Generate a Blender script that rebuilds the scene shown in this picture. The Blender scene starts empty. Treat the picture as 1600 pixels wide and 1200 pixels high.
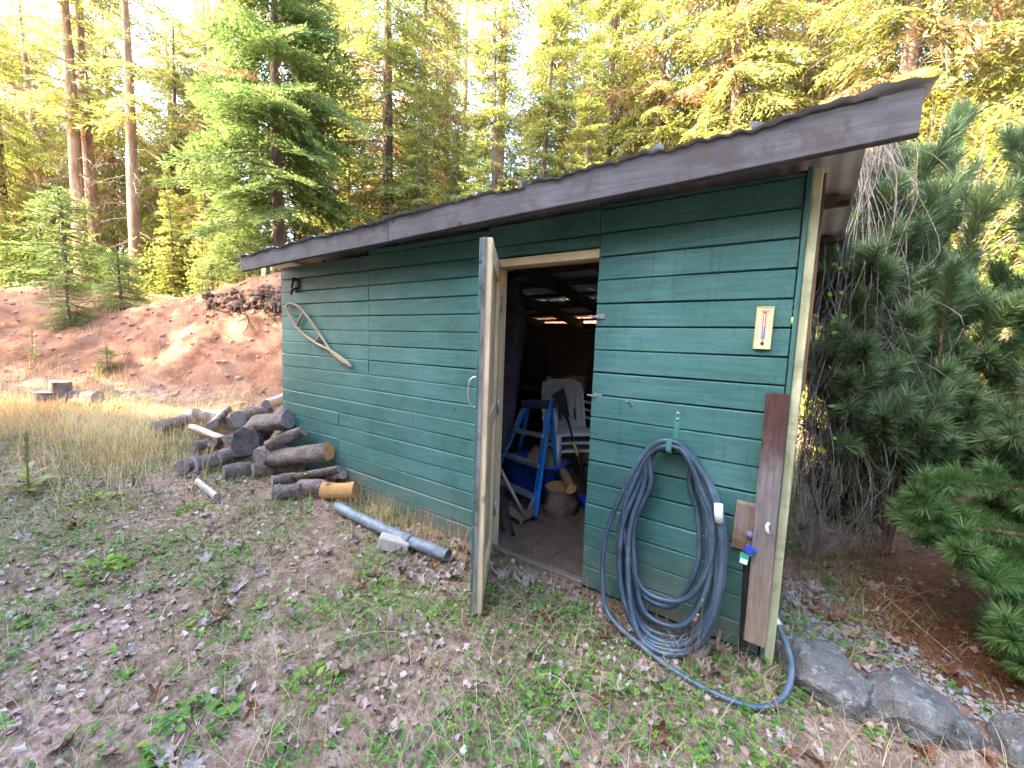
import bpy, bmesh, math, random
import numpy as np
from mathutils import Vector, Matrix

SC = bpy.context.scene
COL = SC.collection
RNG = np.random.default_rng(7)
random.seed(7)

# ------------------------------------------------------------------ camera
R3 = ((0.81507785, 0.57825155, 0.03568256), (0.08477516, -0.05811445, -0.99470392), (-0.57311541, 0.81378612, -0.09638917))
CAM = np.array([0.0, -2.1463, 1.4069])
AX_R, AX_D, AX_F = [np.array(a) for a in R3]      # right, down, forward
cd = bpy.data.cameras.new('camera')
cam = bpy.data.objects.new('camera', cd)
COL.objects.link(cam)
cam.matrix_world = Matrix(((AX_R[0], -AX_D[0], -AX_F[0], CAM[0]),
                           (AX_R[1], -AX_D[1], -AX_F[1], CAM[1]),
                           (AX_R[2], -AX_D[2], -AX_F[2], CAM[2]),
                           (0, 0, 0, 1)))
cd.sensor_width = 36.0
cd.lens = 649.0 / 1600.0 * 36.0
cd.clip_start = 0.02
cd.clip_end = 1500
SC.camera = cam

# ------------------------------------------------------------------ light
SUN_EL = math.radians(31)
SUN_DIR = np.array([-0.66, -0.75, 0.0]); SUN_DIR /= np.linalg.norm(SUN_DIR)
world = bpy.data.worlds.new('World')
SC.world = world
world.use_nodes = True
wn = world.node_tree
wn.nodes.clear()
sky = wn.nodes.new('ShaderNodeTexSky')
sky.sky_type = 'NISHITA'
sky.sun_disc = False
sky.sun_elevation = SUN_EL
sky.sun_rotation = math.atan2(SUN_DIR[0], SUN_DIR[1])
sky.air_density = 0.9
sky.dust_density = 4.5
sky.altitude = 600
bg = wn.nodes.new('ShaderNodeBackground')
bg.inputs['Strength'].default_value = 0.15
wo = wn.nodes.new('ShaderNodeOutputWorld')
wn.links.new(sky.outputs[0], bg.inputs[0])
wn.links.new(bg.outputs[0], wo.inputs[0])
sl = bpy.data.lights.new('sun', 'SUN')
sl.energy = 2.9
sl.angle = math.radians(0.55)
sl.color = (1.0, 0.87, 0.66)
sun = bpy.data.objects.new('sun', sl)
COL.objects.link(sun)
sd = Vector((SUN_DIR[0] * math.cos(SUN_EL), SUN_DIR[1] * math.cos(SUN_EL), math.sin(SUN_EL)))
sun.rotation_euler = sd.to_track_quat('Z', 'Y').to_euler()
sun.location = sd * 60
SC.view_settings.view_transform = 'Standard'
SC.view_settings.look = 'None'
SC.view_settings.gamma = 1.0
SC.view_settings.exposure = 4.35
SC.view_settings.use_curve_mapping = False
SC.cycles.max_bounces = 8
SC.cycles.transparent_max_bounces = 8

# ------------------------------------------------------------------ helpers
def ray(u, v):
    return (AX_R * (u - 800.0) + AX_D * (v - 600.0)) / 649.0 + AX_F
def onY(u, v, y=0.0):                 # a measured point on a plane parallel to the shed front
    r = ray(u, v); return CAM + r * ((y - CAM[1]) / r[1])
def onZ(u, v, z=0.0):                 # a measured point at a height
    r = ray(u, v); return CAM + r * ((z - CAM[2]) / r[2])
def atD(u, v, d):                     # a measured point at a distance
    return CAM + ray(u, v) * d

def vnoise(x, y, f, seed=0):
    x = np.asarray(x, float) * f; y = np.asarray(y, float) * f
    xi = np.floor(x).astype(np.int64); yi = np.floor(y).astype(np.int64)
    fx = x - xi; fy = y - yi
    fx = fx * fx * (3 - 2 * fx); fy = fy * fy * (3 - 2 * fy)
    def h(a, b):
        n = (a * 374761393 + b * 668265263 + seed * 974711) & 0xFFFFFFFF
        n = ((n ^ (n >> 13)) * 1274126177) & 0xFFFFFFFF
        n = (n ^ (n >> 16)) & 0xFFFF
        return n / 65535.0
    a = h(xi, yi); b = h(xi + 1, yi); c = h(xi, yi + 1); d = h(xi + 1, yi + 1)
    return (a * (1 - fx) + b * fx) * (1 - fy) + (c * (1 - fx) + d * fx) * fy
def fbm(x, y, f, seed=0, o=4):
    s = 0; a = 1; t = 0
    for i in range(o):
        s = s + a * vnoise(x, y, f * 2 ** i, seed + i * 17); t += a; a *= 0.5
    return s / t
def sstep(a, b, x):
    t = np.clip((np.asarray(x, float) - a) / (b - a), 0, 1); return t * t * (3 - 2 * t)

def setp(o, label=None, cat=None, group=None, kind=None):
    if label: o['label'] = label
    if cat: o['category'] = cat
    if group: o['group'] = group
    if kind: o['kind'] = kind
    return o
def empty(name, loc, label, cat, group=None, rz=0.0):
    o = bpy.data.objects.new(name, None); COL.objects.link(o)
    o.empty_display_size = 0.1
    o.location = tuple(float(c) for c in loc); o.rotation_euler = (0, 0, rz)
    return setp(o, label, cat, group)
def link(name, me, parent=None, loc=(0, 0, 0)):
    o = bpy.data.objects.new(name, me); COL.objects.link(o)
    if parent is not None: o.parent = parent
    o.location = tuple(float(c) for c in loc)
    return o
def kids(o):
    return [c for c in bpy.data.objects if c.parent == o]
def copy_tree(o, children, parent=None):
    c = o.copy(); COL.objects.link(c); c.parent = parent
    for ch, sub in children:
        copy_tree(ch, sub, c)
    return c
def tree_of(o, allobs=None):
    allobs = allobs or list(bpy.data.objects)
    return [(c, tree_of(c, allobs)) for c in allobs if c.parent == o]

def np_mesh(name, V, F, mat, smooth=False, attr=None):
    """V (n,3); F (m,k) uniform faces or list of such arrays; attr dict name -> per-vertex floats"""
    V = np.ascontiguousarray(V, dtype=np.float32)
    if not isinstance(F, list): F = [F]
    F = [np.asarray(f, dtype=np.int32) for f in F if len(f)]
    me = bpy.data.meshes.new(name)
    me.vertices.add(len(V)); me.vertices.foreach_set('co', V.ravel())
    loops = np.concatenate([f.ravel() for f in F])
    tot = np.concatenate([np.full(len(f), f.shape[1], np.int32) for f in F])
    st = np.concatenate([[0], np.cumsum(tot)[:-1]]).astype(np.int32)
    me.loops.add(len(loops)); me.loops.foreach_set('vertex_index', loops)
    me.polygons.add(len(tot)); me.polygons.foreach_set('loop_start', st); me.polygons.foreach_set('loop_total', tot)
    if smooth: me.polygons.foreach_set('use_smooth', np.ones(len(tot), bool))
    me.update(calc_edges=True)
    if attr:
        for k, a in attr.items():
            at = me.attributes.new(k, 'FLOAT', 'POINT')
            at.data.foreach_set('value', np.ascontiguousarray(a, np.float32))
    me.validate()
    if mat is not None:
        for m in (mat if isinstance(mat, (list, tuple)) else [mat]): me.materials.append(m)
    return me

class MB:
    """collects simple shapes into one mesh"""
    def __init__(self): self.v = []; self.f = []; self.s = []; self.m = []
    def add(self, V, F, smooth=False, mi=0):
        o = len(self.v)
        self.v += [tuple(float(c) for c in p) for p in V]
        for f in F: self.f.append(tuple(i + o for i in f)); self.s.append(smooth); self.m.append(mi)
        return self
    def box(self, a, b, M=None, bev=0.0, mi=0):
        a = np.array(a, float); b = np.array(b, float)
        if bev > 0:
            pts = []; ids = {}
            # chamfered box: 24 verts
            for sx in (0, 1):
                for sy in (0, 1):
                    for sz in (0, 1):
                        c = [(a, b)[sx][0], (a, b)[sy][1], (a, b)[sz][2]]
                        sg = [1 if s == 0 else -1 for s in (sx, sy, sz)]
                        for ax in range(3):
                            p = list(c)
                            for k in range(3):
                                if k != ax: p[k] += sg[k] * bev
                            ids[(sx, sy, sz, ax)] = len(pts); pts.append(p)
            F = []
            for ax in range(3):
                o1, o2 = (ax + 1) % 3, (ax + 2) % 3
                for s in (0, 1):
                    q = []
                    for (i, j) in ((0, 0), (1, 0), (1, 1), (0, 1)):
                        k = [0, 0, 0]; k[ax] = s; k[o1] = i; k[o2] = j
                        q.append(ids[(k[0], k[1], k[2], ax)])
                    F.append(q if s else q[::-1])
                for (i, j) in ((0, 0), (1, 0), (1, 1), (0, 1)):
                    k0 = [0, 0, 0]; k1 = [0, 0, 0]; k1[ax] = 1
                    k0[o1] = k1[o1] = i; k0[o2] = k1[o2] = j
                    q = [ids[(*k0, o1)], ids[(*k1, o1)], ids[(*k1, o2)], ids[(*k0, o2)]]
                    F.append(q)
            for sx in (0, 1):
                for sy in (0, 1):
                    for sz in (0, 1): F.append([ids[(sx, sy, sz, ax)] for ax in range(3)])
            V = np.array(pts)
        else:
            V = np.array([[(a, b)[i][0], (a, b)[j][1], (a, b)[k][2]] for i in (0, 1) for j in (0, 1) for k in (0, 1)])
            F = [(0, 1, 3, 2), (4, 6, 7, 5), (0, 4, 5, 1), (2, 3, 7, 6), (0, 2, 6, 4), (1, 5, 7, 3)]
        if M is not None: V = np.array([M @ Vector(p) for p in V])
        return self.add(V, F, mi=mi)
    def tube(self, pts, r, n=8, caps=True, mi=0, smooth=True, flat=1.0):
        V, F, C = tube_np(pts, r, n, caps, flat)
        o = len(self.v)
        self.add(V, [tuple(f) for f in F], smooth, mi)
        if caps:
            for c in C: self.f.append(tuple(i + o for i in c)); self.s.append(False); self.m.append(mi)
        return self
    def lathe(self, prof, n=16, M=None, mi=0, smooth=True, closed=False):
        V = []; F = []
        for (r, z) in prof:
            for k in range(n):
                a = 2 * math.pi * k / n; V.append((r * math.cos(a), r * math.sin(a), z))
        for i in range(len(prof) - 1):
            for k in range(n):
                F.append((i * n + k, i * n + (k + 1) % n, (i + 1) * n + (k + 1) % n, (i + 1) * n + k))
        F.append(tuple(range(n))[::-1]); F.append(tuple((len(prof) - 1) * n + k for k in range(n)))
        if M is not None: V = [M @ Vector(p) for p in V]
        return self.add(V, F, smooth, mi)
    def mesh(self, name, mats):
        me = bpy.data.meshes.new(name)
        me.from_pydata(self.v, [], self.f)
        me.polygons.foreach_set('use_smooth', np.array(self.s, bool))
        me.polygons.foreach_set('material_index', np.array(self.m, np.int32))
        for m in (mats if isinstance(mats, (list, tuple)) else [mats]): me.materials.append(m)
        bm = bmesh.new(); bm.from_mesh(me)
        bmesh.ops.recalc_face_normals(bm, faces=bm.faces); bm.to_mesh(me); bm.free()
        me.update()
        return me
    def build(self, name, mats, parent=None, loc=(0, 0, 0)):
        return link(name, self.mesh(name, mats), parent, loc)

def frames(P):
    P = np.asarray(P, float)
    T = np.gradient(P, axis=0); T /= np.linalg.norm(T, axis=1)[:, None] + 1e-12
    up = np.array([0, 0, 1.0]) if abs(T[0][2]) < 0.9 else np.array([1.0, 0, 0])
    N = np.zeros_like(P); B = np.zeros_like(P)
    n = np.cross(up, T[0]); n /= np.linalg.norm(n)
    for i in range(len(P)):
        n = n - T[i] * (n @ T[i]); n /= np.linalg.norm(n) + 1e-12
        N[i] = n; B[i] = np.cross(T[i], n)
    return T, N, B
def tube_np(P, r, n=8, caps=True, flat=1.0):
    P = np.asarray(P, float); m = len(P)
    r = np.broadcast_to(np.asarray(r, float), (m,))
    T, N, B = frames(P)
    a = np.arange(n) * 2 * math.pi / n
    V = (P[:, None, :] + r[:, None, None] * (np.cos(a)[None, :, None] * N[:, None, :] + flat * np.sin(a)[None, :, None] * B[:, None, :])).reshape(-1, 3)
    i = np.arange(m - 1)[:, None]; k = np.arange(n)[None, :]; k2 = (k + 1) % n
    F = np.stack([i * n + k, i * n + k2, (i + 1) * n + k2, (i + 1) * n + k], -1).reshape(-1, 4)
    C = [tuple(range(n))[::-1], tuple((m - 1) * n + j for j in range(n))] if caps else []
    return V, F, C
def smooth_path(pts, n=40):
    """Catmull-Rom through the points"""
    P = np.asarray(pts, float); P = np.vstack([2 * P[0] - P[1], P, 2 * P[-1] - P[-2]])
    out = []
    seg = len(P) - 3
    for t in np.linspace(0, seg - 1e-6, n):
        i = int(t); u = t - i
        p0, p1, p2, p3 = P[i:i + 4]
        out.append(0.5 * ((2 * p1) + (p2 - p0) * u + (2 * p0 - 5 * p1 + 4 * p2 - p3) * u * u + (3 * p1 - p0 - 3 * p2 + p3) * u ** 3))
    return np.array(out)
def merge_np(parts):
    V = []; F = {}; A = []; o = 0
    for p in parts:
        v, f = p[0], p[1]
        fs = f if isinstance(f, list) else [f]
        for g in fs:
            g = np.asarray(g)
            if len(g): F.setdefault(g.shape[1], []).append(g + o)
        V.append(v); o += len(v)
        A.append(p[2] if len(p) > 2 else np.zeros(len(v)))
    return np.concatenate(V), [np.concatenate(x) for x in F.values()], np.concatenate(A)
def scatter(tv, tf, pos, M):
    """copies of a template: pos (n,3), M (n,3,3) -> merged verts, faces"""
    n = len(pos); k = len(tv)
    V = (np.einsum('nij,kj->nki', M, tv) + pos[:, None, :]).reshape(-1, 3)
    F = (tf[None, :, :] + (np.arange(n) * k)[:, None, None]).reshape(-1, tf.shape[1])
    return V, F
def rotmats(n, rng, tilt=0.3, scale=(1, 1), yaw=None, flip=False):
    yaw = rng.uniform(0, 2 * math.pi, n) if yaw is None else yaw
    tx = rng.normal(0, tilt, n); ty = rng.normal(0, tilt, n)
    s = rng.uniform(scale[0], scale[1], n)
    cz, sz = np.cos(yaw), np.sin(yaw)
    Z = np.zeros((n, 3, 3)); Z[:, 0, 0] = cz; Z[:, 0, 1] = -sz; Z[:, 1, 0] = sz; Z[:, 1, 1] = cz; Z[:, 2, 2] = 1
    Xm = np.zeros((n, 3, 3)); Xm[:, 0, 0] = 1; Xm[:, 1, 1] = np.cos(tx); Xm[:, 1, 2] = -np.sin(tx); Xm[:, 2, 1] = np.sin(tx); Xm[:, 2, 2] = np.cos(tx)
    Ym = np.zeros((n, 3, 3)); Ym[:, 1, 1] = 1; Ym[:, 0, 0] = np.cos(ty); Ym[:, 0, 2] = np.sin(ty); Ym[:, 2, 0] = -np.sin(ty); Ym[:, 2, 2] = np.cos(ty)
    return np.einsum('nij,njk,nkl->nil', Z, Xm, Ym) * s[:, None, None]

# ------------------------------------------------------------------ materials
def new_mat(name):
    m = bpy.data.materials.new(name); m.use_nodes = True
    nt = m.node_tree; nt.nodes.clear()
    out = nt.nodes.new('ShaderNodeOutputMaterial')
    b = nt.nodes.new('ShaderNodeBsdfPrincipled')
    nt.links.new(b.outputs[0], out.inputs[0])
    return m, nt, b, out
def N(nt, t, **kw):
    n = nt.nodes.new(t)
    for k, v in kw.items():
        if k in n.inputs.keys(): n.inputs[k].default_value = v
        else: setattr(n, k, v)
    return n
def ramp(nt, stops):
    r = nt.nodes.new('ShaderNodeValToRGB'); e = r.color_ramp.elements
    while len(e) < len(stops): e.new(0.5)
    for i, (p, c) in enumerate(stops):
        e[i].position = p; e[i].color = (c[0], c[1], c[2], 1) if not isinstance(c, (int, float)) else (c, c, c, 1)
    return r
def noise(nt, vec, scale, detail=4, rough=0.6, dist=0.0):
    n = N(nt, 'ShaderNodeTexNoise', Scale=scale, Detail=detail, Roughness=rough, Distortion=dist)
    nt.links.new(vec, n.inputs['Vector']); return n.outputs['Fac']
def coords(nt, kind='Object', scale=(1, 1, 1), rnd=True):
    t = nt.nodes.new('ShaderNodeTexCoord'); mp = nt.nodes.new('ShaderNodeMapping')
    mp.inputs['Scale'].default_value = scale
    nt.links.new(t.outputs[kind], mp.inputs['Vector'])
    if rnd:
        oi = nt.nodes.new('ShaderNodeObjectInfo')
        mu = N(nt, 'ShaderNodeMath', operation='MULTIPLY'); mu.inputs[1].default_value = 37.0
        nt.links.new(oi.outputs['Random'], mu.inputs[0])
        cb = nt.nodes.new('ShaderNodeCombineXYZ')
        for i in range(3): nt.links.new(mu.outputs[0], cb.inputs[i])
        nt.links.new(cb.outputs[0], mp.inputs['Location'])
    return mp.outputs[0]
def mixc(nt, a, b, fac, mode='MIX'):
    m = nt.nodes.new('ShaderNodeMix'); m.data_type = 'RGBA'; m.blend_type = mode
    for idx, s in ((6, a), (7, b), (0, fac)):
        if isinstance(s, (tuple, list)): m.inputs[idx].default_value = (*s[:3], 1)
        elif isinstance(s, (int, float)): m.inputs[idx].default_value = s
        else: nt.links.new(s, m.inputs[idx])
    return m.outputs[2]
def bump(nt, b, h, strength=0.3, dist=0.01):
    bp = N(nt, 'ShaderNodeBump', Strength=strength, Distance=dist)
    nt.links.new(h, bp.inputs['Height']); nt.links.new(bp.outputs[0], b.inputs['Normal'])
def noisy(name, stops, scale=5, stretch=(1, 1, 1), rough=0.8, bmp=0.3, bdist=0.01, fine=None, metal=0.0, spec=0.3, rnd=True, detail=5):
    m, nt, b, out = new_mat(name)
    v = coords(nt, 'Object', stretch, rnd)
    n1 = noise(nt, v, scale, detail)
    c = ramp(nt, stops); nt.links.new(n1, c.inputs[0])
    col = c.outputs[0]
    if fine:
        n2 = noise(nt, v, fine, 3)
        r2 = ramp(nt, [(0.3, 0.62), (0.7, 1.2)]); nt.links.new(n2, r2.inputs[0])
        col = mixc(nt, col, r2.outputs[0], 1.0, 'MULTIPLY'); h = n2
    else: h = n1
    nt.links.new(col, b.inputs['Base Color'])
    b.inputs['Roughness'].default_value = rough; b.inputs['Metallic'].default_value = metal
    b.inputs['Specular IOR Level'].default_value = spec
    if bmp: bump(nt, b, h, bmp, bdist)
    return m
def plain(name, col, rough=0.5, metal=0.0, spec=0.4):
    return noisy(name, [(0.3, tuple(c * 0.8 for c in col)), (0.7, tuple(min(1, c * 1.12) for c in col))], 9, rough=rough, metal=metal, spec=spec, bmp=0.08, bdist=0.004)
def foliage(name, cols, trans=0.35, clump=1.2, attr=True, rough=0.55, tcol=None):
    """leaf material: clumps and per-leaf variation from the 'v' attribute, light passing through"""
    m, nt, b, out = new_mat(name)
    v = coords(nt, 'Object', (1, 1, 1), True)
    n1 = noise(nt, v, clump, 3)
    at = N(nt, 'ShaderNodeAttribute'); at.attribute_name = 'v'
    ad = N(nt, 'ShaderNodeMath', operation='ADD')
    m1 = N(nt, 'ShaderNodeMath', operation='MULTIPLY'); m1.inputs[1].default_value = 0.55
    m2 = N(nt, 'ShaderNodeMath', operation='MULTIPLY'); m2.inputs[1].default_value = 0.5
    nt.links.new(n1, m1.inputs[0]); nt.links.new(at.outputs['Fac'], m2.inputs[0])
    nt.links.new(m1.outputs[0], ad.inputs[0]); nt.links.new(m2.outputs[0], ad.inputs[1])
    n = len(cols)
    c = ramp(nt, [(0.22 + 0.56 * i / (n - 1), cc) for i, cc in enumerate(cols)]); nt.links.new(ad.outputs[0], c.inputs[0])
    nt.links.new(c.outputs[0], b.inputs['Base Color'])
    b.inputs['Roughness'].default_value = rough; b.inputs['Specular IOR Level'].default_value = 0.25
    tr = nt.nodes.new('ShaderNodeBsdfTranslucent')
    if tcol:
        nt.links.new(mixc(nt, c.outputs[0], tcol, 1.0, 'MULTIPLY'), tr.inputs[0])
    else: nt.links.new(c.outputs[0], tr.inputs[0])
    mx = nt.nodes.new('ShaderNodeMixShader'); mx.inputs[0].default_value = trans
    nt.links.new(b.outputs[0], mx.inputs[1]); nt.links.new(tr.outputs[0], mx.inputs[2])
    nt.links.new(mx.outputs[0], out.inputs[0])
    return m

def paint_mat(name, dark, mid, light, worn=(0.22, 0.19, 0.16), axis=0):
    m, nt, b, out = new_mat(name)
    st = [9, 9, 9]; st[axis] = 0.55
    vg = coords(nt, 'Object', tuple(st), True)         # grain runs along the plank
    vo = coords(nt, 'Object', (1, 1, 1), True)
    tc = nt.nodes.new('ShaderNodeTexCoord')
    big = noise(nt, tc.outputs['Object'], 1.15, 4, 0.6)
    grain = noise(nt, vg, 9.0, 5, 0.65, 0.4)
    blot = noise(nt, vo, 3.2, 6, 0.7, 0.3)
    c = ramp(nt, [(0.3, dark), (0.5, mid), (0.72, light)])
    mm = N(nt, 'ShaderNodeMath', operation='MULTIPLY_ADD'); mm.inputs[1].default_value = 0.55
    s2 = N(nt, 'ShaderNodeMath', operation='MULTIPLY'); s2.inputs[1].default_value = 0.45
    nt.links.new(blot, s2.inputs[0]); nt.links.new(big, mm.inputs[0]); nt.links.new(s2.outputs[0], mm.inputs[2])
    nt.links.new(mm.outputs[0], c.inputs[0])
    g = ramp(nt, [(0.3, 0.74), (0.5, 1.0), (0.72, 1.2)]); nt.links.new(grain, g.inputs[0])
    col = mixc(nt, c.outputs[0], g.outputs[0], 1.0, 'MULTIPLY')
    # each board took the paint a little differently
    oi = nt.nodes.new('ShaderNodeObjectInfo')
    rr = ramp(nt, [(0.0, (0.86, 0.9, 0.9)), (1.0, (1.14, 1.08, 1.1))]); nt.links.new(oi.outputs['Random'], rr.inputs[0])
    col = mixc(nt, col, rr.outputs[0], 1.0, 'MULTIPLY')
    # chalky scuffs
    vs = coords(nt, 'Object', (1.3, 3, 3.4), True)
    sc = noise(nt, vs, 4.5, 6, 0.72, 0.8)
    sr = ramp(nt, [(0.58, 0.0), (0.75, 0.5)]); nt.links.new(sc, sr.inputs[0])
    col = mixc(nt, col, (0.13, 0.21, 0.19), sr.outputs[0])
    vr = coords(nt, 'Object', (14, 14, 0.9), False)
    rn = noise(nt, vr, 2.2, 5, 0.7, 0.2)
    rk = ramp(nt, [(0.56, 0.0), (0.74, 0.55)]); nt.links.new(rn, rk.inputs[0])
    col = mixc(nt, col, (0.022, 0.060, 0.050), rk.outputs[0])
    rk2 = ramp(nt, [(0.26, 0.35), (0.40, 0.0)]); nt.links.new(rn, rk2.inputs[0])
    col = mixc(nt, col, (0.115, 0.20, 0.18), rk2.outputs[0])
    # bare wood where paint has gone, splash dirt along the bottom boards
    wr = noise(nt, vg, 3.1, 6, 0.75, 0.5)
    wk = ramp(nt, [(0.66, 0.0), (0.71, 0.85)]); nt.links.new(wr, wk.inputs[0])
    col = mixc(nt, col, worn, wk.outputs[0])
    sp = nt.nodes.new('ShaderNodeSeparateXYZ'); nt.links.new(tc.outputs['Object'], sp.inputs[0])
    zr = N(nt, 'ShaderNodeMapRange'); zr.inputs['From Min'].default_value = 0.42; zr.inputs['From Max'].default_value = 0.0
    nt.links.new(sp.outputs[2], zr.inputs['Value'])
    dm = N(nt, 'ShaderNodeMath', operation='MULTIPLY'); nt.links.new(zr.outputs[0], dm.inputs[0])
    dr = ramp(nt, [(0.38, 0.0), (0.6, 0.9)]); nt.links.new(blot, dr.inputs[0]); nt.links.new(dr.outputs[0], dm.inputs[1])
    col = mixc(nt, col, (0.16, 0.125, 0.085), dm.outputs[0])
    # nail heads and knots
    vor = N(nt, 'ShaderNodeTexVoronoi', Scale=3.3); nt.links.new(vo, vor.inputs['Vector'])
    kn = ramp(nt, [(0.025, 1.0), (0.04, 0.0)]); nt.links.new(vor.outputs['Distance'], kn.inputs[0])
    col = mixc(nt, col, (0.02, 0.045, 0.035), kn.outputs[0])
    nt.links.new(col, b.inputs['Base Color'])
    b.inputs['Roughness'].default_value = 0.55; b.inputs['Specular IOR Level'].default_value = 0.35
    bump(nt, b, grain, 0.35, 0.004)
    return m
def wood_mat(name, dark, light, axis=0, rough=0.8, grain=8.0, knots=True, stain=None):
    m, nt, b, out = new_mat(name)
    st = [10, 10, 10]; st[axis] = 0.7
    vg = coords(nt, 'Object', tuple(st), True); vo = coords(nt, 'Object', (1, 1, 1), True)
    g = noise(nt, vg, grain, 6, 0.65, 0.6); bl = noise(nt, vo, 3.0, 5, 0.65)
    c = ramp(nt, [(0.3, dark), (0.7, light)]); nt.links.new(g, c.inputs[0])
    r = ramp(nt, [(0.3, 0.7), (0.7, 1.15)]); nt.links.new(bl, r.inputs[0])
    col = mixc(nt, c.outputs[0], r.outputs[0], 1.0, 'MULTIPLY')
    if stain:
        s = ramp(nt, [(0.5, 0.0), (0.62, 0.85)]); n2 = noise(nt, vo, 4.5, 6, 0.7, 0.5); nt.links.new(n2, s.inputs[0])
        col = mixc(nt, col, stain, s.outputs[0])
    if knots:
        vor = N(nt, 'ShaderNodeTexVoronoi', Scale=2.6); nt.links.new(vo, vor.inputs['Vector'])
        k = ramp(nt, [(0.05, 0.85), (0.085, 0.0)]); nt.links.new(vor.outputs['Distance'], k.inputs[0])
        col = mixc(nt, col, tuple(x * 0.4 for x in dark), k.outputs[0])
    nt.links.new(col, b.inputs['Base Color']); b.inputs['Roughness'].default_value = rough
    b.inputs['Specular IOR Level'].default_value = 0.2
    bump(nt, b, g, 0.4, 0.004)
    return m

M_paint = paint_mat('green_paint', (0.028, 0.094, 0.077), (0.050, 0.148, 0.127), (0.098, 0.215, 0.195))
M_paintZ = paint_mat('green_paint_upright', (0.028, 0.094, 0.077), (0.050, 0.148, 0.127), (0.098, 0.215, 0.195), axis=2)
M_grey_wood = wood_mat('weathered_board', (0.074, 0.070, 0.074), (0.125, 0.120, 0.127), 0, stain=(0.070, 0.056, 0.052))
M_grey_woodZ = wood_mat('weathered_post', (0.17, 0.145, 0.13), (0.34, 0.29, 0.26), 2, stain=(0.10, 0.07, 0.05))
M_pale_wood = wood_mat('pale_pine', (0.55, 0.40, 0.23), (0.76, 0.61, 0.40), 2, grain=5)
M_pale_woodX = wood_mat('pale_pine_header', (0.50, 0.36, 0.20), (0.68, 0.52, 0.33), 0, grain=5)
M_cream = wood_mat('cream_trim', (0.42, 0.40, 0.20), (0.62, 0.58, 0.36), 2, grain=4, stain=(0.25, 0.25, 0.14))
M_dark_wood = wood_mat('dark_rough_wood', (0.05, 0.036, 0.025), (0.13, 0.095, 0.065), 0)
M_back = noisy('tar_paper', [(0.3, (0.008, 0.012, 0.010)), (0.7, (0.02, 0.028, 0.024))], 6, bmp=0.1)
M_steel = noisy('galvanised_roofing', [(0.3, (0.45, 0.46, 0.47)), (0.62, (0.66, 0.67, 0.68)), (0.75, (0.40, 0.25, 0.16))], 3, rough=0.5, metal=0.35, bmp=0.1)
M_metal = plain('zinc_hardware', (0.45, 0.47, 0.47), 0.4, 0.8)
M_soil = None
# ------------------------------------------------------------------ terrain
FOOT = np.array([(-30, -14), (-17, -5.2), (-12.2, -1.6), (-8.3, 0.35), (-6.6, 1.6), (-6.0, 3.4), (-4.6, 4.8), (-1, 5.2), (2, 6.6), (7, 10), (30, 20)], float)
def foot_d(x, y):
    """signed distance to the foot of the cut bank, positive uphill"""
    x = np.asarray(x, float); y = np.asarray(y, float)
    best = np.full(x.shape, 1e9); sg = np.ones(x.shape)
    for a, b in zip(FOOT[:-1], FOOT[1:]):
        d = b - a; L = d @ d
        t = np.clip(((x - a[0]) * d[0] + (y - a[1]) * d[1]) / L, 0, 1)
        px = a[0] + t * d[0]; py = a[1] + t * d[1]
        dist = np.hypot(x - px, y - py)
        s = np.sign(d[0] * (y - a[1]) - d[1] * (x - a[0]))
        m = dist < best - 1e-9
        sg = np.where(m, s, sg); best = np.where(m, dist, best)
    return best * sg
def gz0(x, y):
    x = np.asarray(x, float); y = np.asarray(y, float)
    z = 0.28 * sstep(-4.2, -9, x) + 0.25 * sstep(-8.5, -14, x)
    d = foot_d(x, y)
    w = 2.5 + 1.2 * sstep(-9, -14, x)
    Hb = 2.05 - 0.25 * sstep(-10, -15, x) + 0.3 * np.exp(-((x + 9.3) ** 2 + (y - 3.0) ** 2) / 3.0)
    dp = atD(292, 520, 11.0)
    Hb = Hb - 0.55 * np.exp(-((x - dp[0]) ** 2 + (y - dp[1]) ** 2) / 2.6)
    Hb = Hb * (1 - 0.75 * sstep(1, 6, x))
    z = z + Hb * sstep(-0.25, w, d) + (0.05 * np.maximum(d - w, 0) + 0.16 * np.maximum(d - 9, 0) - 0.10 * np.maximum(d - 50, 0)) * (1 - 0.6 * sstep(1, 8, x))
    z = z + 0.34 * (fbm(x, y, 0.8, 3) - 0.5) * sstep(0.2, 1.5, d)
    onb = sstep(0.0, 0.5, d) * (1 - sstep(3.5, 6.0, d))
    z = z + onb * (0.30 * (fbm(x * .9 + y * .4, y * .35, 1.9, 8, 4) - 0.5) + 0.10 * (fbm(x, y, 5.5, 9, 3) - 0.5))
    z = z + 0.16 * sstep(1.75, 2.15, d + 0.5 * (fbm(x, y, 1.3, 12, 3) - .5)) * (1 - sstep(2.2, 4.0, d))
    far = np.hypot(x, y)
    z = z + (fbm(x, y, 0.09, 5, 3) - 0.5) * 1.4 * sstep(14, 40, far)
    # a little lower to the right of the shed
    z = z - 0.05 * sstep(0.3, 1.5, x)
    return z
def gz(x, y):
    x = np.asarray(x, float); y = np.asarray(y, float)
    ins = (x > -4.5) & (x < 0.05) & (y > -0.05) & (y < 3.1)
    amp = np.where(ins, 0.012, 0.045)
    z = gz0(x, y) + amp * (fbm(x, y, 2.2, 11, 4) - 0.5)
    return np.where(ins, np.minimum(z, 0.006) + 0.0, z)
def gpt(u, v, it=6):
    """where the line of sight meets the ground"""
    z = 0.0
    for d in np.linspace(1.2, 40, 1200):
        p = atD(u, v, d)
        if p[2] <= gz(p[0], p[1]): return p
    return p

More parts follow.
